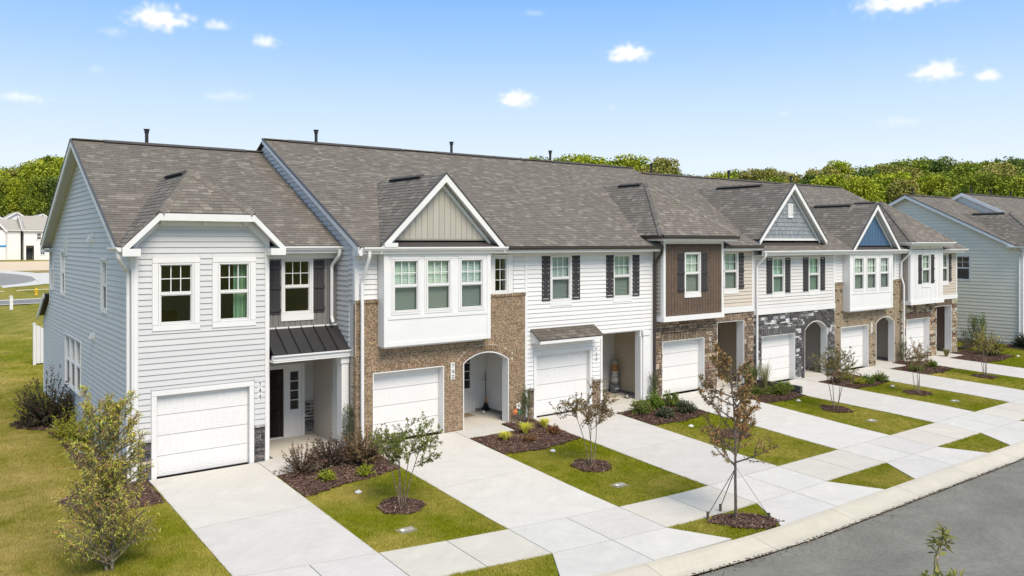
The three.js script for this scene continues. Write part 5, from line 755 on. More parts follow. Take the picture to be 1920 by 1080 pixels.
{ // bark chips, and the mown grass itself
  const r = RNG(55), tot = []; for (const b of beds) { const [x0, z0, x1, z1] = b.bb, far = camW([(x0 + x1) / 2, 0, (z0 + z1) / 2]), n = Math.round((x1 - x0) * (z1 - z0) * (far < 27 ? 900 : 380)); for (let i = 0; i < n; i++) { const x = r.in(x0, x1), z = r.in(z0, z1); if (inPoly(x, z, b.p)) tot.push([x, b.h(x, z) + r.in(.0, .018), z]); } }
  const chip = new MB().rect(front(0), -.03, -.004, .03, .004, -.008, .008, WHITE, .003).geo(), inst = new THREE.InstancedMesh(chip, M.fabric, tot.length), o = new THREE.Object3D(), c = new THREE.Color();
  tot.forEach((p, i) => { o.position.set(...p); o.rotation.set(r.in(-.5, .5), r() * 6.28, r.in(-.4, .4)); o.scale.set(r.in(.4, 1.5), r.in(.6, 1.4), r.in(.5, 1.6)); o.updateMatrix(); inst.setMatrixAt(i, o.matrix); const q = r() < .07 ? [.34, .24, .15] : jit(r() < .4 ? [.135, .075, .052] : MUL, r, .35, .08); inst.setColorAt(i, c.setRGB(...q)); });
  inst.name = 'bark_chips'; inst.castShadow = inst.receiveShadow = true; tag(inst, 'brown bark chips covering the mulch beds', null, null, 'stuff'); scene.add(inst);
  const blades = new MB(), q = RNG(2); for (let k = 0; k < 7; k++) { const a = q() * 6.28, x = q.in(-.02, .02), z = q.in(-.02, .02), h = q.in(.025, .062), lx = q.in(-.02, .02), lz = q.in(-.02, .02), w = .0042; blades.poly([[x - w * Math.cos(a), 0, z - w * Math.sin(a)], [x + w * Math.cos(a), 0, z + w * Math.sin(a)], [x + lx, h, z + lz]], null, WHITE); }
  const pts = [], onPad = (x, z) => { if (z > zSide(x) + r() * .05 && z < zFront(x) - r() * .05) return true; if (z > zKerb(x) - .02) return true; for (const [a, b] of drives) { if (z > -.6 && z < zSide(x) && x > a + r() * .045 && x < b - r() * .045) return true; if (z > zFront(x) - .05) { const t = clamp((z - zFront(x)) / 1.22); if (x > a - .78 * t - .01 && x < b + .78 * t + .01) return true; } } for (const [a, b, c2, d] of walkIn) if (x > a && x < b && z > c2 - .1 && z < d + .01) return true; return x > -5.78 && x < 36.7 && z < .02 && z > -16 || (x > 42.4 && z < 1.2); };
  const sow = (x0, z0, x1, z1, den) => { const n = (x1 - x0) * (z1 - z0) * den; for (let i = 0; i < n; i++) { const x = r.in(x0, x1), z = r.in(z0, z1); if (!onPad(x, z) && !inBed(x + r.in(-.04, .04), z + r.in(-.04, .04))) pts.push([x, z]); } };
  sow(-2.7, .9, .3, 7, 1900); sow(-2, 7.5, 12.3, 10.5, 1500); sow(3.3, .9, 12.4, 8, 1200); sow(12.4, .9, 24.6, 8, 800); sow(12.3, 8, 32, 11, 700); sow(24.6, .5, 42.4, 8, 420); sow(-10.5, -4, -5, 6.4, 1500); sow(-12.5, -14, -5.8, -4, 800); sow(-13, -26, -4.5, -14, 300); sow(-13, -40, 4, -26, 90); sow(36.6, -8, 42.4, .6, 300);
  const gi = new THREE.InstancedMesh(blades.geo(), M.leafFar, pts.length);
  pts.forEach(([x, z], i) => { o.position.set(x, gY(x, z) - .004, z); o.rotation.set(0, r() * 6.28, 0); const s = r.in(.6, 1.25); o.scale.set(1.3, s, 1.3); o.updateMatrix(); gi.setMatrixAt(i, o.matrix); const n = fbm(x * .5, z * .5, 2.2, 3), n2 = fbm(x * 2.1, z * 2.1, 7.1, 3), n3 = fbm(x * .12, z * .12, 7.1, 3), dry = clamp(.25 + n * 1.1 + n2 * .6 + n3 * 1.0 + smooth(-5.2, -8, x) * .26 + (r() < .12 ? .35 : 0)); const L = smooth(-5.2, -8, x), Q = [lerp(.21, .47, dry), lerp(.215, .375, dry), lerp(.022, .13, dry)]; gi.setColorAt(i, c.setRGB(...jit([lerp(.225, .48, dry), lerp(.25, .395, dry), lerp(.014, .10, dry)].map((v, q) => lerp(v, Q[q], L)), r, .2, .05))); });
  gi.name = 'grass'; gi.castShadow = gi.receiveShadow = true; tag(gi, 'short mown lawn grass between the drives and beside the row', null, null, 'stuff'); scene.add(gi);
}

// ---------------------------------------------------------------- plants
function leaf(mb, p, d, len, wid, col, r) { // a folded leaf from p along d
  const up = norm([r() - .5, r() * .9 + .2, r() - .5]), s = norm(cross(d, up)), m = vadd(p, d, len * .45), e = vadd(p, d, len); const n = cross(s, d), a = vadd(vadd(m, s, wid), n, wid * .35), b = vadd(vadd(m, s, -wid), n, wid * .35), low = [e[0], e[1] - len * .12, e[2]];
  mb.poly([p, a, low], null, col); mb.poly([p, low, b], null, col);
}
const rdir = (r, up = 0) => norm([r() - .5, (r() - .5) + up, r() - .5]);
function grow(wood, leaves, p, d, len, rad, lev, o, r) {
  const n = 4, pts = [p], rs = [rad]; let q = p, dd = d; for (let i = 0; i < n; i++) { dd = norm(vadd(vadd(dd, rdir(r), o.wob ?? .16), [0, 1, 0], o.trop ?? .06)); q = vadd(q, dd, len / n); pts.push(q); rs.push(rad * (1 - .7 * (i + 1) / n)); }
  wood.tube(pts, rs, lev === 0 ? 7 : 4, jit(o.bark, r, .1), false);
  const at = (t) => { const f = Math.min(n - 1e-4, t * n), i = Math.floor(f); return [0, 1, 2].map((k) => lerp(pts[i][k], pts[i + 1][k], f - i)); };
  if (lev < o.levels) { const c = o.kids[lev]; for (let i = 0; i < c; i++) { const t = lerp(o.from[lev], 1, (i + r()) / c), a = r() * 6.283, ax = norm(cross(dd, [Math.cos(a), .2, Math.sin(a)])), sp = o.spread[lev] * r.in(.7, 1.2), nd = norm(vadd(dd.map((x) => x * Math.cos(sp)), ax, Math.sin(sp))); grow(wood, leaves, at(t), nd, len * o.ratio[lev] * r.in(.7, 1.15) * (o.taper ? lerp(1.25, .45, t) : 1), rad * .5, lev + 1, o, r); } }
  if (lev >= o.leafFrom) for (let i = 0; i < o.leaves; i++) { const t = r.in(.15, 1.02), b = at(Math.min(1, t)), ld = norm(vadd(vadd(rdir(r, -.1), dd, .7), [0, 1, 0], o.droop ?? 0)); leaf(leaves, b, ld, o.size * r.in(.6, 1.3), o.size * o.wide * r.in(.7, 1.2), jit(r.pick(o.cols), r, .25, .08), r); }
}
function youngTree(pos, label, group, seed, o) {
  const t = thing('young_tree', label, 'tree', [pos[0], gY(...pos) - .02, pos[1]], group), w = new MB(), l = new MB(), r = RNG(seed);
  for (let i = 0; i < o.stems; i++) { const a = i / o.stems * 6.28 + r(); grow(w, l, [.05 * Math.cos(a) * (o.stems > 1), 0, .05 * Math.sin(a) * (o.stems > 1)], norm([Math.cos(a) * o.lean, 1, Math.sin(a) * o.lean]), o.h * r.in(.86, 1), o.rad, 0, o, r); }
  w.build('trunk', M.bark, t); l.build('crown', M.leaf, t); return t;
}
const GREEN = [[.15, .185, .04], [.20, .225, .05], [.11, .14, .035], [.25, .25, .06]], COPPER = [[.27, .18, .09], [.21, .14, .07], [.34, .24, .125], [.18, .145, .06], [.15, .135, .05]], RUST = [[.38, .20, .085], [.31, .165, .07], [.44, .26, .12], [.27, .18, .08], [.23, .21, .08]], OLIVE = [[.46, .48, .08], [.54, .54, .09], [.38, .41, .07], [.56, .50, .12], [.46, .34, .15]];
const myrtle = { stems: 5, lean: .17, levels: 2, kids: [7, 5], from: [.60, .25], spread: [.95, .8], ratio: [.34, .5], leafFrom: 1, leaves: 18, size: .066, wide: .28, bark: [.36, .28, .2], rad: .017, wob: .1 };
const YT = 'young front lawn trees';
youngTree(ringTrees[0], 'young multi-stemmed tree with green leaves on the nearest front lawn', YT, 11, { ...myrtle, h: 1.72, cols: GREEN });
youngTree(ringTrees[1], 'young multi-stemmed tree with copper leaves in front of the white awning house', YT, 12, { ...myrtle, h: 1.95, stems: 4, lean: .2, cols: COPPER });
youngTree(ringTrees[2], 'young dark copper tree on the lawn before the dark grey stone house', YT, 13, { ...myrtle, h: 1.9, stems: 4, lean: .24, cols: COPPER.concat(GREEN) });
youngTree(ringTrees[3], 'young rusty leaved tree on the lawn before the tan brick house', YT, 14, { ...myrtle, h: 1.75, stems: 4, lean: .2, cols: RUST.concat(COPPER), leaves: 10 });
youngTree(ringTrees[4], 'young sparse tree on the last lawn at the far end of the row', YT, 15, { ...myrtle, h: 1.85, stems: 4, cols: COPPER.concat(OLIVE), leaves: 11 });
youngTree([5.11, 9.24], 'tall rusty leaved street tree staked with straps beside the kerb', null, 21, { stems: 1, lean: .03, levels: 2, kids: [32, 6], from: [.33, .2], spread: [1.15, .75], ratio: [.34, .42], taper: 1, leafFrom: 1, leaves: 19, size: .085, wide: .22, bark: [.27, .22, .165], rad: .038, h: 3.9, wob: .07, trop: .1, droop: -.25, cols: RUST.concat(RUST, [[.16, .17, .05]]) });
const fgTree = { stems: 2, lean: .05, levels: 2, kids: [60, 8], from: [.03, .2], spread: [1.05, .8], ratio: [.27, .42], taper: 1, leafFrom: 1, leaves: 10, size: .085, wide: .13, bark: [.36, .31, .2], rad: .035, wob: .08, trop: .1, cols: OLIVE.concat([[.42, .24, .10]]) };
youngTree([-7.22, 4.35], 'bushy olive green willow-leaved young tree in the left foreground', null, 22, { ...fgTree, h: 3.45 });
youngTree([-5.38, 18.70], 'willow-leaved tree top reaching into the bottom right of the frame', null, 23, { ...fgTree, stems: 1, lean: 0, wob: .03, rad: .02, kids: [34, 5], h: 5.3, leaves: 9, ratio: [.13, .4], size: .075, cols: [[.23, .24, .06], [.3, .29, .08], [.18, .19, .05]] });
{ // three stakes with guy straps
  const tx = 5.11, tz = 9.24; [[-1.02, -.42, 'wooden stake with strap left of the street tree'], [1.02, .62, 'stake with strap right of the street tree in the mulch'], [.0, -.62, 'stake with strap behind the street tree']].forEach(([dx, dz, label]) => {
    const x = tx + dx * .62 + dz * -.1, z = tz + dz * .8, y = gY(x, z), s = thing('tree_stake', label, 'stake', [x, y, z], 'stakes of the street tree'); new MB().beam([0, -.1, 0], [0, .2, 0], .045, .045, [1, 0, 0], [.16, .12, .08]).build('stake', M.wood, s);
    new MB().beam([0, .12, 0], [tx - x, gY(tx, tz) + 1.22 - y, tz - z], .02, .008, [0, 1, 0], [.03, .03, .03]).build('strap', M.fabric, s);
  });
}
function shrub(pos, label, group, seed, o) { // many short shoots with leaves
  const s = thing(o.name ?? 'shrub', label, o.cat ?? 'shrub', [pos[0], gY(...pos) + .02, pos[1]], group ?? o.group), r = RNG(seed), w = new MB(), l = new MB();
  for (let i = 0; i < o.n; i++) {
    let d, L;
    if (o.kind === 'column') { const a = r() * 6.283, k = Math.sqrt(r()) * o.r; const b = [k * Math.cos(a), r() * o.h * .75, k * Math.sin(a)]; L = o.h * r.in(.18, .34) * (1 - .3 * (b[1] / o.h)); const dd = norm([Math.cos(a) * .14, 1, Math.sin(a) * .14]); if (i % 4 === 0) w.tube([b, vadd(b, dd, L)], [.006, .002], 3, [.12, .1, .06], false); for (let k2 = 0; k2 < o.leaves; k2++) leaf(l, vadd(b, dd, L * r()), norm(vadd(dd, rdir(r), .7)), o.size * r.in(.7, 1.3), o.size * o.wide, jit(r.pick(o.cols), r, .25, .06), r); continue; }
    if (o.kind === 'grass') { const a = r() * 6.283, b = [.05 * Math.cos(a), 0, .05 * Math.sin(a)], k = r.in(.25, 1), h = o.h * r.in(.6, 1), p1 = [o.r * k * .45 * Math.cos(a), h * .8, o.r * k * .45 * Math.sin(a)], p2 = [o.r * k * Math.cos(a), h * r.in(.55, 1), o.r * k * Math.sin(a)], c = jit(r.pick(o.cols), r, .2, .06), sw = [Math.sin(a) * o.size, 0, -Math.cos(a) * o.size]; l.poly([vadd(b, sw), vadd(b, sw, -1), vadd(p1, sw, -.8), vadd(p1, sw, .8)], null, c); l.poly([vadd(p1, sw, .8), vadd(p1, sw, -.8), p2], null, c); continue; }
    d = norm([r.in(-1, 1), r.in(o.low ?? .1, 1.2), r.in(-1, 1)]); const e = Math.sqrt(1 / ((d[0] * d[0] + d[2] * d[2]) / (o.r * o.r) + d[1] * d[1] / (o.h * o.h))); L = e * r.in(.72, 1.08);
    const mid = [d[0] * L * .5, d[1] * L * .42, d[2] * L * .5], tip = [d[0] * L, d[1] * L, d[2] * L]; w.tube([[0, 0, 0], mid, tip], [.010, .006, .002], 3, o.bark ?? [.14, .1, .07], false);
    for (let k = 0; k < o.leaves; k++) { const t = r.in(o.t0 ?? .35, 1.03), b = t < .5 ? mid.map((x) => x * t * 2) : [0, 1, 2].map((q) => lerp(mid[q], tip[q], (t - .5) * 2)); leaf(l, b, norm(vadd(rdir(r, .15), d, .5)), o.size * r.in(.6, 1.3), o.size * o.wide * r.in(.8, 1.2), jit(r.pick(o.cols), r, .25, .06), r); }
  }
  if (w.p.length) w.build('stem', M.bark, s); l.build('foliage', M.leaf, s); return s;
}
const LORO = { group: 'bronze and purple open shrubs', r: .62, h: .85, n: 120, leaves: 36, size: .058, wide: .33, cols: [[.21, .13, .09], [.16, .10, .075], [.26, .165, .10], [.15, .12, .07]], low: .05, t0: .3 }, MOUND = { group: 'small round shrubs of the front beds', r: .27, h: .3, n: 90, leaves: 16, size: .035, wide: .36, cols: [[.36, .40, .03], [.28, .34, .03], [.42, .43, .04]], t0: .5 }, GRASSY = { group: 'grass clumps of the front beds', kind: 'grass', r: .36, h: .34, n: 190, size: .009, cols: [[.68, .63, .07], [.58, .60, .06], [.74, .68, .14]], name: 'grass_clump', cat: 'grass clump' }, COL = { group: 'columnar conifers at the house corners', kind: 'column', r: .13, h: 1.0, n: 130, leaves: 9, size: .06, wide: .12, cols: [[.11, .15, .055], [.145, .18, .07], [.095, .13, .06]] }, EVER = { group: 'green round shrubs of the front beds', r: .38, h: .5, n: 110, leaves: 18, size: .055, wide: .34, cols: [[.21, .28, .05], [.26, .32, .06], [.155, .215, .05]], t0: .45 };
shrub([-2.02, .95], 'reddish brown open shrub nearest the grey house front walk', null, 31, { ...LORO, r: .68, h: .85, leaves: 26, n: 80 });
shrub([-1.15, .75], 'dark purple brown shrub in the middle of the first bed', null, 32, { ...LORO, cols: [[.15, .10, .08], [.11, .085, .065], [.19, .13, .095]], h: .95, n: 120 });
shrub([-.25, 1.0], 'tall bronze shrub beside the brick corner in the first bed', null, 33, { ...LORO, r: .75, h: 1.1, n: 130, cols: [[.22, .15, .08], [.18, .125, .065], [.26, .18, .09]] });
shrub([-1.72, 1.86], 'left bright green round shrub at the front of the first bed', null, 34, MOUND); shrub([-.72, 1.98], 'right bright green round shrub at the front of the first bed', null, 35, { ...MOUND, r: .32 });
shrub([-.14, -.2], 'dark columnar conifer beside the grey house porch post', null, 36, { ...COL, h: 1.35 });
shrub([5.95, .3], 'dark columnar conifer at the brick house right corner', null, 37, { ...COL, h: 1.25 }); shrub([4.15, 1.55], 'left yellow grass clump in the second bed', null, 38, GRASSY); shrub([5.12, 1.3], 'middle yellow grass clump in the second bed', null, 39, { ...GRASSY, h: .42, r: .42 }); shrub([6.05, 1.1], 'right yellow grass clump in the second bed by the white house drive', null, 40, { ...GRASSY, h: .4 });
shrub([4.72, 2.05], 'left small orange shrub in the second bed', null, 41, { ...MOUND, r: .24, h: .26, n: 50, cols: [[.30, .15, .05], [.24, .12, .05], [.2, .14, .05]] }); shrub([5.9, 1.72], 'right small orange shrub in the second bed', null, 42, { ...MOUND, r: .26, h: .32, n: 60, cols: [[.30, .14, .05], [.24, .11, .05]] });
shrub([10.2, 1.3], 'leftmost green shrub with white flowers in the third bed', null, 43, { ...EVER, r: .48, h: .5, cols: [...EVER.cols, [.22, .2, .07]] }); shrub([11.15, 1.05], 'tall bright green round shrub in the third bed', null, 44, { ...EVER, r: .4, h: .68, cols: [[.19, .30, .03], [.24, .35, .035], [.14, .23, .03]] }); shrub([12.0, 1.1], 'rear right green shrub in the third bed', null, 45, { ...EVER, r: .36, h: .58 }); shrub([10.6, 2.1], 'small grey green shrub at the front of the third bed', null, 46, { ...EVER, r: .34, h: .4, cols: [[.12, .14, .07], [.15, .17, .09]] }); shrub([11.75, 2.0], 'dark grey green round shrub at the right of the third bed', null, 47, { ...EVER, r: .4, h: .46, cols: [[.085, .105, .05], [.12, .14, .075]] });
shrub([11.98, .28], 'dark columnar conifer by the brown downspout', null, 48, { ...COL, h: 1.15, r: .17 });
{ // planted bed held by a low wall between the brown and the grey stone house
  const w = thing('retaining_wall', 'low dark grey block retaining wall beside the grey stone house drive', 'wall', [18.44, -.12, 1.1]); for (let j = 0; j < 2; j++) for (let i = 0; i < 5; i++) new MB().box(-.09, -.25 + j * .3, -1.05 + i * .43 + (j % 2) * .0, .09, .04 + j * .3, -1.05 + (i + 1) * .43 - .008, jit([.16, .155, .14], wr, .12, .02), .012).build('block', M.stone, w);
}
shrub([16.9, .9], 'tall green ornamental grass in front of the brown stone house', null, 49, { ...GRASSY, r: .8, h: 1.15, n: 420, size: .012, cols: [[.13, .17, .05], [.18, .20, .07], [.28, .25, .12]] }); shrub([17.7, 1.0], 'feathery pale grass plumes by the grey stone drive', null, 50, { ...GRASSY, r: .75, h: 1.25, n: 120, size: .007, cols: [[.45, .40, .26], [.3, .3, .12]] }); shrub([16.2, 1.5], 'low spreading green shrub left in the raised bed', null, 51, { ...EVER, r: .6, h: .4, cols: [[.13, .17, .03], [.17, .2, .04]] }); shrub([17.3, 1.9], 'low spreading green shrub at the front of the raised bed', null, 52, { ...EVER, r: .65, h: .42, cols: [[.15, .2, .03], [.19, .23, .04]] }); shrub([18.0, 1.7], 'dark low green shrub against the retaining wall', null, 53, { ...EVER, r: .4, h: .4 });
shrub([22.75, 2.2], 'left yellow shrub in the grey stone house bed', null, 54, { ...MOUND, r: .34, h: .34, cols: [[.5, .47, .04], [.42, .42, .04]] }); shrub([23.35, 1.2], 'right yellow shrub in the grey stone house bed', null, 55, { ...MOUND, r: .34, h: .36, cols: [[.48, .46, .04], [.38, .4, .05]] }); shrub([23.2, 2.25], 'left dark green round shrub in the grey stone house bed', null, 56, { ...EVER, r: .36, h: .42 }); shrub([24.2, 2.3], 'right dark green round shrub in the grey stone house bed', null, 57, { ...EVER, r: .38, h: .46 }); shrub([22.1, 1.5], 'small dark red shrub in the grey stone house bed', null, 58, { ...LORO, r: .35, h: .4, n: 40 }); shrub([24.0, .3], 'dark columnar conifer at the tan brick house left corner', null, 59, { ...COL, h: 1.35, r: .2 });
shrub([28.3, 1.9], 'left low green shrub in the tan brick house bed', null, 60, { ...EVER, r: .4, h: .4 }); shrub([29.2, 1.5], 'middle bronze shrub in the tan brick house bed', null, 61, { ...LORO, r: .45, h: .5, n: 50 }); shrub([30.2, 1.7], 'right low green shrub in the tan brick house bed', null, 62, { ...EVER, r: .36, h: .36 }); shrub([30.15, .3], 'dark columnar conifer at the tan stone house left corner', null, 63, { ...COL, h: 1.2, r: .2 });
shrub([34.2, .55], 'small pale plant by the last porch pillar', null, 64, { ...GRASSY, r: .4, h: .5, cols: [[.3, .24, .1], [.2, .2, .07]] }); shrub([36.9, .3], 'dark columnar conifer at the right end of the row', null, 65, { ...COL, h: 1.35, r: .17 }); shrub([38.0, .5], 'tall narrow bright green conifer by the greige end wall', null, 66, { ...COL, r: .42, h: 2.2, n: 420, size: .09, cols: [[.10, .15, .03], [.13, .18, .04], [.16, .2, .06]] }); shrub([36.9, 1.6], 'large olive brown open shrub in the last bed', null, 67, { ...LORO, r: .85, h: 1.15, n: 110, cols: [[.16, .14, .05], [.2, .14, .06], [.12, .12, .04]] }); shrub([41.6, 1.5], 'dark green round shrub at the corner of the right block', null, 68, { ...EVER, r: .6, h: 1.2, n: 200, size: .07, cols: [[.04, .06, .025], [.055, .08, .03]] });
shrub([-6.5, -9.3], 'large dark purple green shrub by the grey side wall', null, 69, { r: .95, h: 2.0, n: 260, leaves: 32, size: .085, wide: .3, low: -.05, t0: .3, cols: [[.075, .08, .04], [.10, .07, .055], [.08, .105, .04], [.15, .085, .06]] }); shrub([-6.25, -6.9], 'rear yellow green shrub by the grey side wall', null, 70, { r: .55, h: 1.1, n: 130, leaves: 24, size: .06, wide: .22, cols: [[.62, .56, .05], [.48, .47, .05], [.34, .38, .05]], low: -.05 }); shrub([-6.12, -5.7], 'front yellow green shrub by the grey side wall', null, 71, { r: .5, h: 1.0, n: 120, leaves: 24, size: .06, wide: .22, cols: [[.58, .54, .05], [.42, .44, .05], [.29, .34, .05]], low: -.05 });
shrub([-6.25, -.9], 'copper leaved upright shrub at the front corner of the grey house', null, 72, { ...LORO, r: .7, h: 1.35, n: 46, leaves: 16, size: .06, low: .4, cols: COPPER });

// ---------------------------------------------------------------- the wood behind: six trees, copied
const FT = [];
const farG = { dark: [[.15, .20, .045], [.175, .22, .045], [.13, .18, .045]], mid: [[.25, .30, .04], [.29, .33, .045], [.22, .27, .04]], yellow: [[.34, .39, .035], [.31, .36, .04], [.39, .41, .045]], olive: [[.31, .30, .075], [.28, .285, .07], [.35, .32, .09]] };
function protoTree(seed, cols, shape) { // 20 m tall
  const g = new THREE.Group(), r = RNG(seed), w = new MB(), l = new MB(), H = 20; w.tube([[0, 0, 0], [.2, H * .3, .1], [.1, H * .6, -.1], [0, H * .86, 0]], [.34, .26, .17, .05], 6, [.16, .13, .1], false);
  const n = shape.n; for (let i = 0; i < n; i++) {
    const t = i / n, y = H * lerp(shape.lo, .93, Math.pow(t, .8)), rr = H * shape.w * Math.pow(Math.sin(clamp((y / H - shape.lo + .14) / (1.14 - shape.lo)) * Math.PI), .7), a = i * 2.4 + r() * .8, k = rr * r.in(.35, .85), c = [k * Math.cos(a), y, k * Math.sin(a)], br2 = H * r.in(.075, .125) * shape.b; w.tube([[0, y - H * .12, 0], c.map((x, q) => x * .6 + (q === 1 ? y * .35 : 0)), c], [.1, .06, .03], 4, [.15, .12, .09], false);
    const tone = r.pick(cols); for (let q = 0; q < shape.q; q++) { const d = rdir(r, .12), e = vadd(c, [d[0], d[1] * .72, d[2]], br2 * Math.pow(r(), .35) * r.in(.8, 1.12)); leaf(l, e, norm(vadd(rdir(r), d, .6)), r.in(.28, .5), r.in(.14, .23), jit(tone, r, .13, .05), r); }
  }
  addMesh('trunk', w.geo(), M.bark, g); addMesh('crown', l.geo(), M.leafFar, g); return g;
}
const kinds = { dark: ['dark green', farG.dark], mid: ['mid green', farG.mid], yellow: ['yellow green', farG.yellow], olive: ['olive', farG.olive] }, protos = {};
{ const shapes = [{ n: 30, lo: .26, w: .24, b: 1.02, q: 420 }, { n: 26, lo: .36, w: .21, b: 1.05, q: 430 }, { n: 36, lo: .18, w: .27, b: .95, q: 380 }]; let s = 900; for (const k in kinds) protos[k] = shapes.map((sh) => protoTree(s++, kinds[k][1], sh)); }
function plant(kind, px, top, w, base, r, where) {
  const p = along(px, top, w), h = p[1] - base, t = protos[kind][Math.floor(r() * 3)].clone(); t.name = numbered('forest_tree'); const s = h / 20; t.position.set(p[0], base, p[2]); t.scale.set(s * r.in(.7, 1.15), s, s * r.in(.7, 1.15)); t.rotation.y = r() * 6.28; FT.push([t, kind, where, px]); tag(t, kinds[kind][0] + ' leafy tree in the wood ' + where, 'tree', kinds[kind][0] + ' trees ' + where); scene.add(t);
}
{
  const r = RNG(4242), prof = [[920, 300], [945, 292], [1000, 293], [1025, 296], [1070, 292], [1110, 284], [1150, 288], [1190, 280], [1208, 306], [1235, 291], [1262, 300], [1282, 314], [1305, 309], [1325, 328], [1345, 323], [1390, 317], [1430, 315], [1470, 319], [1488, 325], [1515, 317], [1560, 306], [1590, 299], [1640, 307], [1700, 297], [1760, 291], [1810, 292], [1870, 286], [1990, 292]];
  const topAt = (x) => { for (let i = 1; i < prof.length; i++) if (x <= prof[i][0]) return lerp(prof[i - 1][1], prof[i][1], (x - prof[i - 1][0]) / (prof[i][0] - prof[i - 1][0])); return 292; };
  for (let x = 925; x < 1960; x += r.in(24, 36)) plant(r.pick(x > 1180 && x < 1560 ? ['dark', 'mid', 'olive', 'olive', 'yellow'] : ['dark', 'dark', 'mid', 'mid', 'olive', 'yellow']), x, topAt(x) + r.in(-7, 15), r.in(138, 168), 0, r, 'behind the row');
  for (let x = 1330; x < 1960; x += r.in(34, 50)) plant(r.pick(x > 1600 ? ['dark', 'mid', 'mid', 'yellow', 'olive'] : ['dark', 'mid', 'olive']), x, topAt(x) + r.in(6, 30), r.in(116, 136), 0, r, 'behind the row');
  for (const [x, y, k] of [[1555, 322, 'yellow'], [1610, 330, 'yellow'], [1668, 316, 'yellow'], [1700, 330, 'olive'], [1745, 322, 'yellow'], [1790, 326, 'mid'], [1845, 318, 'mid'], [1900, 322, 'mid'], [1940, 325, 'dark'], [1590, 345, 'dark'], [1640, 352, 'mid'], [1770, 350, 'mid'], [1830, 352, 'dark']]) plant(k, x, y, r.in(98, 112), 0, r, 'just beyond the right block');
  for (const [x, y, k, w] of [[-30, 315, 'mid', 190], [4, 318, 'yellow', 185], [24, 309, 'mid', 195], [44, 312, 'olive', 188], [58, 302, 'mid', 184], [78, 299, 'yellow', 180], [98, 289, 'mid', 190], [118, 292, 'yellow', 183], [140, 300, 'mid', 190], [14, 330, 'mid', 178], [36, 334, 'yellow', 176], [70, 328, 'mid', 176], [92, 325, 'mid', 177], [112, 330, 'dark', 176], [132, 335, 'dark', 176], [-14, 336, 'dark', 178], [-110, 306, 'olive', 186], [-190, 300, 'mid', 190], [-270, 304, 'olive', 186], [-350, 298, 'mid', 188], [-440, 303, 'olive', 190], [-540, 299, 'mid', 186], [-650, 305, 'olive', 190]]) plant(k, x, y, w, 3, r, 'behind the far houses');
  const ord = (n) => ['first', 'second', 'third', 'fourth', 'fifth', 'sixth', 'seventh', 'eighth', 'ninth', 'tenth', 'eleventh', 'twelfth', 'thirteenth', 'fourteenth', 'fifteenth', 'sixteenth', 'seventeenth', 'eighteenth', 'nineteenth', 'twentieth'][n] ?? (n + 1) + 'th', cnt = {};
  FT.sort((a, b) => a[3] - b[3]).forEach(([t, k, wh]) => { const q = k + wh, n = cnt[q] = (cnt[q] ?? -1) + 1; t.userData.label = ord(n) + ' ' + kinds[k][0] + ' leafy tree from the left in the wood ' + wh; });
  // low growth that closes the wood at its foot
  const u = new MB(); const spots = []; for (let x = 900; x < 2000; x += 9) spots.push([x, r.in(350, 400), r.in(112, 150), 0]); for (let x = -60; x < 170; x += 7) spots.push([x, r.in(365, 405), r.in(172, 186), 3]);
  for (const [x, y, w, b] of spots) { const p = along(x, y, w), tone = r.pick([farG.dark[0], farG.dark[1], farG.mid[2]]); for (let k = 0; k < 70; k++) { const q = [p[0] + r.in(-2, 2), lerp(b, p[1], Math.sqrt(r())), p[2] + r.in(-2, 2)]; leaf(u, q, rdir(r, .3), r.in(.5, 1.1), r.in(.25, .45), jit(tone, r, .3, .08), r); } }
  tag(u.build('undergrowth', M.leafFar), 'dark green undergrowth closing the foot of the woods', null, null, 'stuff');
}

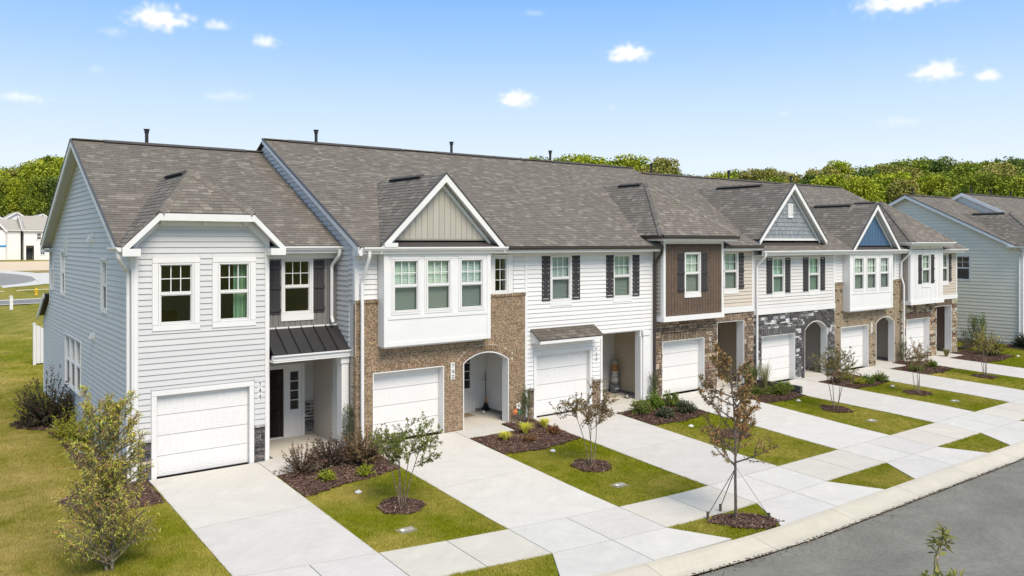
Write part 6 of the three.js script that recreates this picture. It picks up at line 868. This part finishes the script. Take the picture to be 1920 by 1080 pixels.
// ---------------------------------------------------------------- far houses on the left, and small things
function farHouse(x, z, w, d, label, o = {}) {
  const y = gY(x + w / 2, z), g = thing('far_house', label, 'house', [x, y, z], 'far houses behind the left lawn'), F = front(0), H = o.h ?? 5.4, rise = o.rise ?? 2.7, c = o.col ?? [.88, .865, .82], holes = (o.wins ?? []).map(([a, b, e, f]) => [a, b, e, f]);
  if (o.door) holes.push(o.door);
  const wl = wallBody(new MB(), F, [[0, 0], [w, 0], [w, H], [0, H]], holes, -.3, 0, c); wl.box(.0, 0, -d, .2, H, -.3, c).box(w - .2, 0, -d, w, H, -.3, c).box(.2, 0, -d, w - .2, H, -d + .2, c).box(.2, 2.6, -d + .2, w - .2, 2.8, -.3, c); for (const e of [0, w]) wl.block([[-d, H], [0, H], [-d / 2, H + rise]], leftF(e + (e ? 0 : .2)), 0, .2, 0, c, 0, 0, true); wl.build('wall', M.siding, g);
  const rf = new MB(), R = [.50, .455, .375], ov = .35, k = rise / (d / 2); rf.deck([[-ov, H - ov * k, ov], [w + ov, H - ov * k, ov], [w + ov, H + rise, -d / 2], [-ov, H + rise, -d / 2]], .08, R).deck([[-ov, H + rise, -d / 2], [w + ov, H + rise, -d / 2], [w + ov, H - ov * k, -d - ov], [-ov, H - ov * k, -d - ov]], .08, R); const roof = rf.build('roof', M.roof, g);
  const t = new MB(); for (const e of [-ov, w + ov]) for (const s of [0, 1]) { const a = [e, H - ov * k - .1, s ? -d - ov : ov], b = [e, H + rise - .1, -d / 2]; t.beam(a, b, .06, .26, [0, 1, 0], C.trim); } t.box(-ov, H - ov * k - .25, ov - .03, w + ov, H - ov * k - .08, ov + .03, C.trim); t.build('fascia', M.paint, roof);
  for (const [a, b, e, f] of o.wins ?? []) { const q = sub('window', g), fr = new MB(), s = .09; fr.rect(F, a - .1, b - .1, a + s, f + .1, -.1, .04, C.trim).rect(F, e - s, b - .1, e + .1, f + .1, -.1, .04, C.trim).rect(F, a + s, b - .1, e - s, b + s, -.1, .04, C.trim).rect(F, a + s, f - s, e - s, f + .1, -.1, .04, C.trim).rect(F, a + s, (b + f) / 2 - .05, e - s, (b + f) / 2 + .05, -.1, .03, C.trim).rect(F, (a + e) / 2 - .03, b + s, (a + e) / 2 + .03, (b + f) / 2 - .05, -.1, .02, C.trim).rect(F, (a + e) / 2 - .03, (b + f) / 2 + .05, (a + e) / 2 + .03, f - s, -.1, .02, C.trim); fr.build('frame', M.paint, q); new MB().poly([F.at(a, b, -.08), F.at(e, b, -.08), F.at(e, f, -.08), F.at(a, f, -.08)]).build('pane', M.glass, q); }
  if (o.door) { const [a, , e, f] = o.door, dd = new MB(); dd.box(a + .0, 0, -1.5, e, f, -1.42, [.45, .42, .36]).box(e - 1.0, .02, -1.4, e - .1, 2.05, -1.34, [.05, .05, .055]); dd.build('door', M.paint, g); }
  if (o.awning) { const [a, e] = o.awning, q = new MB(); q.deck([[a, 2.5, .9], [e, 2.5, .9], [e, 3.2, .02], [a, 3.2, .02]], .05, [.02, .19, .42]).rect(front(.9), a, 2.2, e, 2.5, -.03, 0, [.02, .22, .48]); q.build('awning', M.fabric, g); const s = new MB(); s.rect(F, a + .1, .1, e - .1, 2.2, 0, .05, [.03, .035, .04]); for (let i = 0; i < 4; i++) s.rect(F, lerp(a + .1, e - .1, i / 3) - .05, .1, lerp(a + .1, e - .1, i / 3) + .05, 2.2, .05, .09, C.trim); s.build('shopfront', M.plain, g); }
  if (o.gable) { const [cx, hw] = o.gable, q = new MB(), zf = .9; q.block([[cx - hw, H - .3], [cx + hw, H - .3], [cx, H + hw * 1.0]], front(zf), -.2, 0, 0, [.30, .28, .25], 0, 0, true); q.box(cx - hw, 0, 0, cx + hw, H - .3, zf - .02, c); q.build('bay', M.siding, g); const r2 = new MB(); for (const s of [-1, 1]) r2.deck([[cx + s * (hw + .2), H - .5, zf + .25], [cx, H + hw * 1.0, zf + .25], [cx, H + hw * 1.0, -d / 2], [cx + s * (hw + .2), H - .5, -2]], .08, R); r2.build('gable_roof', M.roof, g); const t2 = new MB(); for (const s of [-1, 1]) t2.beam([cx + s * (hw + .2), H - .62, zf + .26], [cx, H + hw - .1, zf + .26], .06, .26, [0, 1, 0], C.trim); t2.build('rake_board', M.paint, g); }
  return g;
}
farHouse(7.0, -141.5, 8.6, 11, 'white far house with open entry beside the grey gable', { wins: [[1.9, 3.5, 2.6, 4.7], [2.45, .9, 3.15, 2.2]], door: [.3, 0, 1.5, 2.5], rise: 2.4 });
farHouse(-3.0, -142.5, 9.6, 11, 'white far house with a blue awning at the left edge', { wins: [[6.3, 3.5, 7.0, 4.8]], awning: [4.6, 7.4], gable: [6.0, 1.3], rise: 1.75 });
for (let i = 0; i < 4; i++) { const g = farHouse(1.5 + i * 4.3, -156 - i * .6, 9, 5.2, ['first', 'second', 'third', 'fourth'][i] + ' gabled roof from the left behind the far white houses', { rise: 1.7, h: 6.9 }); g.rotation.y = Math.PI / 2; }
{ // fire hydrant on the lawn behind
  const p = along(68, 557, 91), h = thing('fire_hydrant', 'yellow fire hydrant on the lawn across the back street', 'fire hydrant', [p[0], gY(p[0], p[2]), p[2]]), c = [.72, .45, .02]; new MB().lathe(0, 0, 0, [[.2, 0], [.2, .06], [.13, .07], [.12, .5], [.17, .52], [.17, .57], [.14, .62], [.08, .72], [.03, .76], [0, .77]], 12, c).build('body', M.plain, h); for (const a of [0, 1.57, 3.14]) new MB().tube([[.1 * Math.cos(a), .4, .1 * Math.sin(a)], [.2 * Math.cos(a), .4, .2 * Math.sin(a)]], .06, 8, c).build('outlet', M.plain, h);
  const q = along(21, 588, 72), f = thing('marker_post', 'white vinyl marker post standing on the back lawn', 'post', [q[0], gY(q[0], q[2]), q[2]]); new MB().box(-.13, 0, -.13, .13, 1.15, .13, C.trim, .01).build('post', M.paint, f); new MB().block([[-.17, 1.15], [.17, 1.15], [.1, 1.24], [-.1, 1.24]], front(0), -.15, .15, .02, C.trim, 0, 0, true).build('cap', M.paint, f);
}
{ // privacy fence at the rear of the grey house
  const p = along(64.5, 640, 39.5), f = thing('privacy_fence', 'white vinyl privacy fence behind the grey house', 'fence', [p[0], 0, p[2]]); new MB().box(-.065, 0, -.065, .065, 2.0, .065, C.trim, .006).build('post', M.paint, f); new MB().block([[-.09, 2.0], [.09, 2.0], [0, 2.08]], front(0), -.08, .08, .01, C.trim, 0, 0, true).build('post_cap', M.paint, f);
  for (let i = 0; i < 10; i++) { const a = .07 + i * .18, t = (x) => 1.98 - .28 * smooth(0, .55, x); new MB().block([[a, .08], [a + .174, .08], [a + .174, t(a + .174)], [a, t(a)]], front(0), -.02, .02, .004, [.76, .77, .78], 0, 0, true).build('fence_board', M.paint, f); }
}
// things on the porches
{
  const b = thing('broom', 'black bristled broom with orange handle leaning in the brick house porch', 'broom', [5.82, .135, -1.85]), c = new MB(); c.tube([[.02, .46, 0], [.08, 1.35, -.12]], .013, 8, [.06, .05, .05]); c.build('handle', M.plain, b); new MB().tube([[.0, .30, .02], [.02, .5, 0]], [.035, .022], 8, [.55, .24, .08]).build('collar', M.plain, b); const r = RNG(3), s = new MB(); for (let i = 0; i < 90; i++) { const a = r.in(-.045, .045), k = r.in(-1, 1); s.beam([a * .5, .34, .02 + k * .015], [k * .16 + a * .2, 0, .03 + r.in(-.03, .03)], .012, .012, [0, 0, 1], jit([.016, .015, .014], r, .3)); } s.build('bristles', M.fabric, b);
  new MB().box(-.13, .98, -.09, .2, 1.02, -.06, C.trim, .004).build('wall_hanger', M.paint, b);
  const k = thing('ball', 'small pale ball lying on the brick house porch floor', 'ball', [5.5, .135, -1.5]); new MB().lathe(0, 0, 0, [[0, 0], [.04, .012], [.06, .05], [.06, .07], [.04, .108], [0, .12]], 14, [.5, .49, .45]).build('ball', M.plain, k);
  const m = thing('door_mat', 'brown door mat on the brick house porch floor', 'mat', [4.75, .135, -1.65]); new MB().box(-.35, .0, -.22, .35, .018, .22, [.28, .2, .12], .004).build('mat', M.fabric, m);
  const f = thing('garden_flower', 'painted metal garden flower by the brick house right corner', 'ornament', [5.72, gY(5.72, .12), .14]); new MB().tube([[0, 0, 0], [0, .55, 0]], .008, 6, [.1, .2, .08]).build('stalk', M.metal, f); const petal = (cx, cy, n, rr, col, nm) => { const q = new MB(); for (let i = 0; i < n; i++) { const a = i / n * 6.283, d = [Math.cos(a), Math.sin(a)]; q.block([[cx + d[0] * .02, cy + d[1] * .02], [cx + d[0] * rr * .7 - d[1] * rr * .4, cy + d[1] * rr * .7 + d[0] * rr * .4], [cx + d[0] * rr, cy + d[1] * rr], [cx + d[0] * rr * .7 + d[1] * rr * .4, cy + d[1] * rr * .7 - d[0] * rr * .4]], front(.02), -.004, .004, 0, col, 0, 0, true); } q.build(nm, M.plain, f); }; petal(-.12, .38, 6, .11, [.6, .16, .06], 'orange_flower'); petal(.02, .56, 5, .12, [.78, .77, .74], 'white_flower'); petal(.08, .34, 5, .09, [.08, .28, .16], 'leaves'); new MB().lathe(-.12, .38, .03, [[.0, -.03], [.035, 0], [0, .03]], 8, [.7, .5, .1]).build('flower_centre', M.plain, f); new MB().box(-.22, .0, -.05, .2, .05, .1, [.7, .69, .66], .015).build('base', M.stone, f);
  const o = thing('porch_statue', 'carved orange topped white owl statue on the white house porch', 'statue', [11.85, .135, -1.65]); new MB().box(-.13, 0, -.12, .13, .36, .12, [.25, .27, .26], .02).build('plinth', M.stone, o); new MB().box(-.1, .14, .121, .1, .2, .128, [.7, .7, .68]).build('plate', M.plain, o); new MB().lathe(0, .36, 0, [[.1, 0], [.15, .08], [.16, .22], [.12, .34], [.13, .40], [.11, .48]], 14, [.68, .66, .6]).build('body', M.stone, o); new MB().lathe(0, .84, 0, [[.12, 0], [.14, .06], [.14, .18], [.11, .26]], 14, [.42, .19, .06]).build('head', M.wood, o); new MB().lathe(0, 1.1, 0, [[.15, 0], [.13, .05], [.1, .14], [.04, .2], [0, .21]], 12, [.5, .42, .3]).build('hat', M.wood, o); const e = new MB(); for (const x of [-.05, .05]) e.lathe(x, .74, .12, [[0, -.03], [.03, 0], [0, .03]], 8, [.03, .03, .03]); e.block([[-.02, .68], [.02, .68], [0, .63]], front(0), .11, .16, .0, [.55, .3, .05]); e.build('face', M.plain, o);
  const l = thing('lantern', 'small black lantern on the white house porch edge', 'lantern', [11.4, .135, -.55]); new MB().box(-.07, 0, -.07, .07, .02, .07, C.black).box(-.07, .2, -.07, .07, .22, .07, C.black).tube([[-.06, .02, .06], [-.06, .2, .06]], .007, 5, C.black).tube([[.06, .02, .06], [.06, .2, .06]], .007, 5, C.black).tube([[-.06, .02, -.06], [-.06, .2, -.06]], .007, 5, C.black).tube([[.06, .02, -.06], [.06, .2, -.06]], .007, 5, C.black).build('cage', M.metal, l); new MB().lathe(0, .02, 0, [[.035, 0], [.035, .1], [0, .105]], 10, [.75, .72, .64]).build('candle', M.plain, l); new MB().tube([...Array(9)].map((_, i) => [.06 * Math.cos(i / 8 * 3.14), .22 + .07 * Math.sin(i / 8 * 3.14), 0]), .006, 5, C.black).build('bail', M.metal, l);
}
// utility covers and caps in the lawns
const cap = (x, z, label) => { const g = thing('clean_out_cap', label, 'pipe cap', [x, gY(x, z), z], 'white pipe caps in the lawns'); new MB().lathe(0, -.05, 0, [[.085, 0], [.085, .085], [.07, .1], [0, .1]], 14, [.72, .71, .68]).box(-.03, .05, -.03, .03, .075, .03, [.7, .69, .66]).build('cap', M.plain, g); };
cap(-1.43, 3.05, 'white pipe cap in the nearest lawn below the first bed'); cap(4.76, 3.05, 'white pipe cap in the second lawn behind the copper tree'); cap(8.9 + 1.6, 3.3, 'white pipe cap in the third lawn'); cap(17.05, 2.98, 'white pipe cap in the fourth lawn near the raised bed'); cap(23.6, 3.2, 'white pipe cap in the fifth lawn'); cap(37.9, 2.6, 'white pipe cap in the last lawn');
const cover = (x, z, label) => { const g = thing('meter_cover', label, 'meter cover', [x, gY(x, z), z], 'meter covers in the lawns'); new MB().box(-.22, -.08, -.15, .22, .028, .15, [.33, .30, .25], .012).build('frame', M.concrete, g); new MB().box(-.16, .028, -.1, .16, .036, .1, [.42, .40, .36], .006).build('lid', M.concrete, g); new MB().lathe(-.1, .03, 0, [[.05, 0], [.045, .016], [0, .018]], 10, [.72, .7, .66]).build('lid_cap', M.plain, g); };
cover(-1.6, 5.7, 'grey meter cover in the nearest lawn by the pavement'); cover(4.45, 6.1, 'grey meter cover in the second lawn by the pavement'); cover(16.9, 6.0, 'grey meter cover in the fourth lawn by the pavement'); cover(22.9, 6.1, 'grey meter cover in the fifth lawn by the pavement');
{ const h = thing('garden_hose', 'pale grey hose lying in the side bed by the grey wall', 'hose', [0, 0, 0]), pts = [[-6.4, -8.9], [-6.42, -8.3], [-6.35, -7.5], [-6.2, -6.9], [-6.15, -6.2], [-6.3, -5.4], [-6.35, -4.6], [-6.2, -3.9], [-6.0, -3.2]].map(([x, z]) => new THREE.Vector3(x, gY(x, z) + .085, z)); const c = new THREE.CatmullRomCurve3(pts); new MB().tube(c.getPoints(50).map((p) => p.toArray()), .016, 6, [.42, .44, .46]).build('hose', M.plain, h); }

{ // the bed seen through the upper front windows of the grey house
  const b = thing('bed', 'bed with olive cover seen through the grey house upper front windows', 'bed', [-4.75, 2.86, -2.6]); new MB().box(-.8, .12, -.95, .8, .5, 1.0, [.25, .26, .10], .05).build('mattress', M.fabric, b); new MB().box(-.85, .1, -1.06, .85, 1.15, -.97, [.13, .085, .06], .02).build('headboard', M.wood, b); for (const x of [-.4, .4]) new MB().box(x - .3, .5, -.92, x + .3, .68, -.55, [.36, .33, .27], .06).build('pillow', M.fabric, b); new MB().box(-.86, 0, -.98, .86, .12, .98, [.12, .08, .055], .01).build('bed_frame', M.wood, b); new MB().box(-.82, .2, .15, .82, .52, 1.03, [.33, .34, .15], .05).build('throw', M.fabric, b);
}
renderer.render(scene, camera);
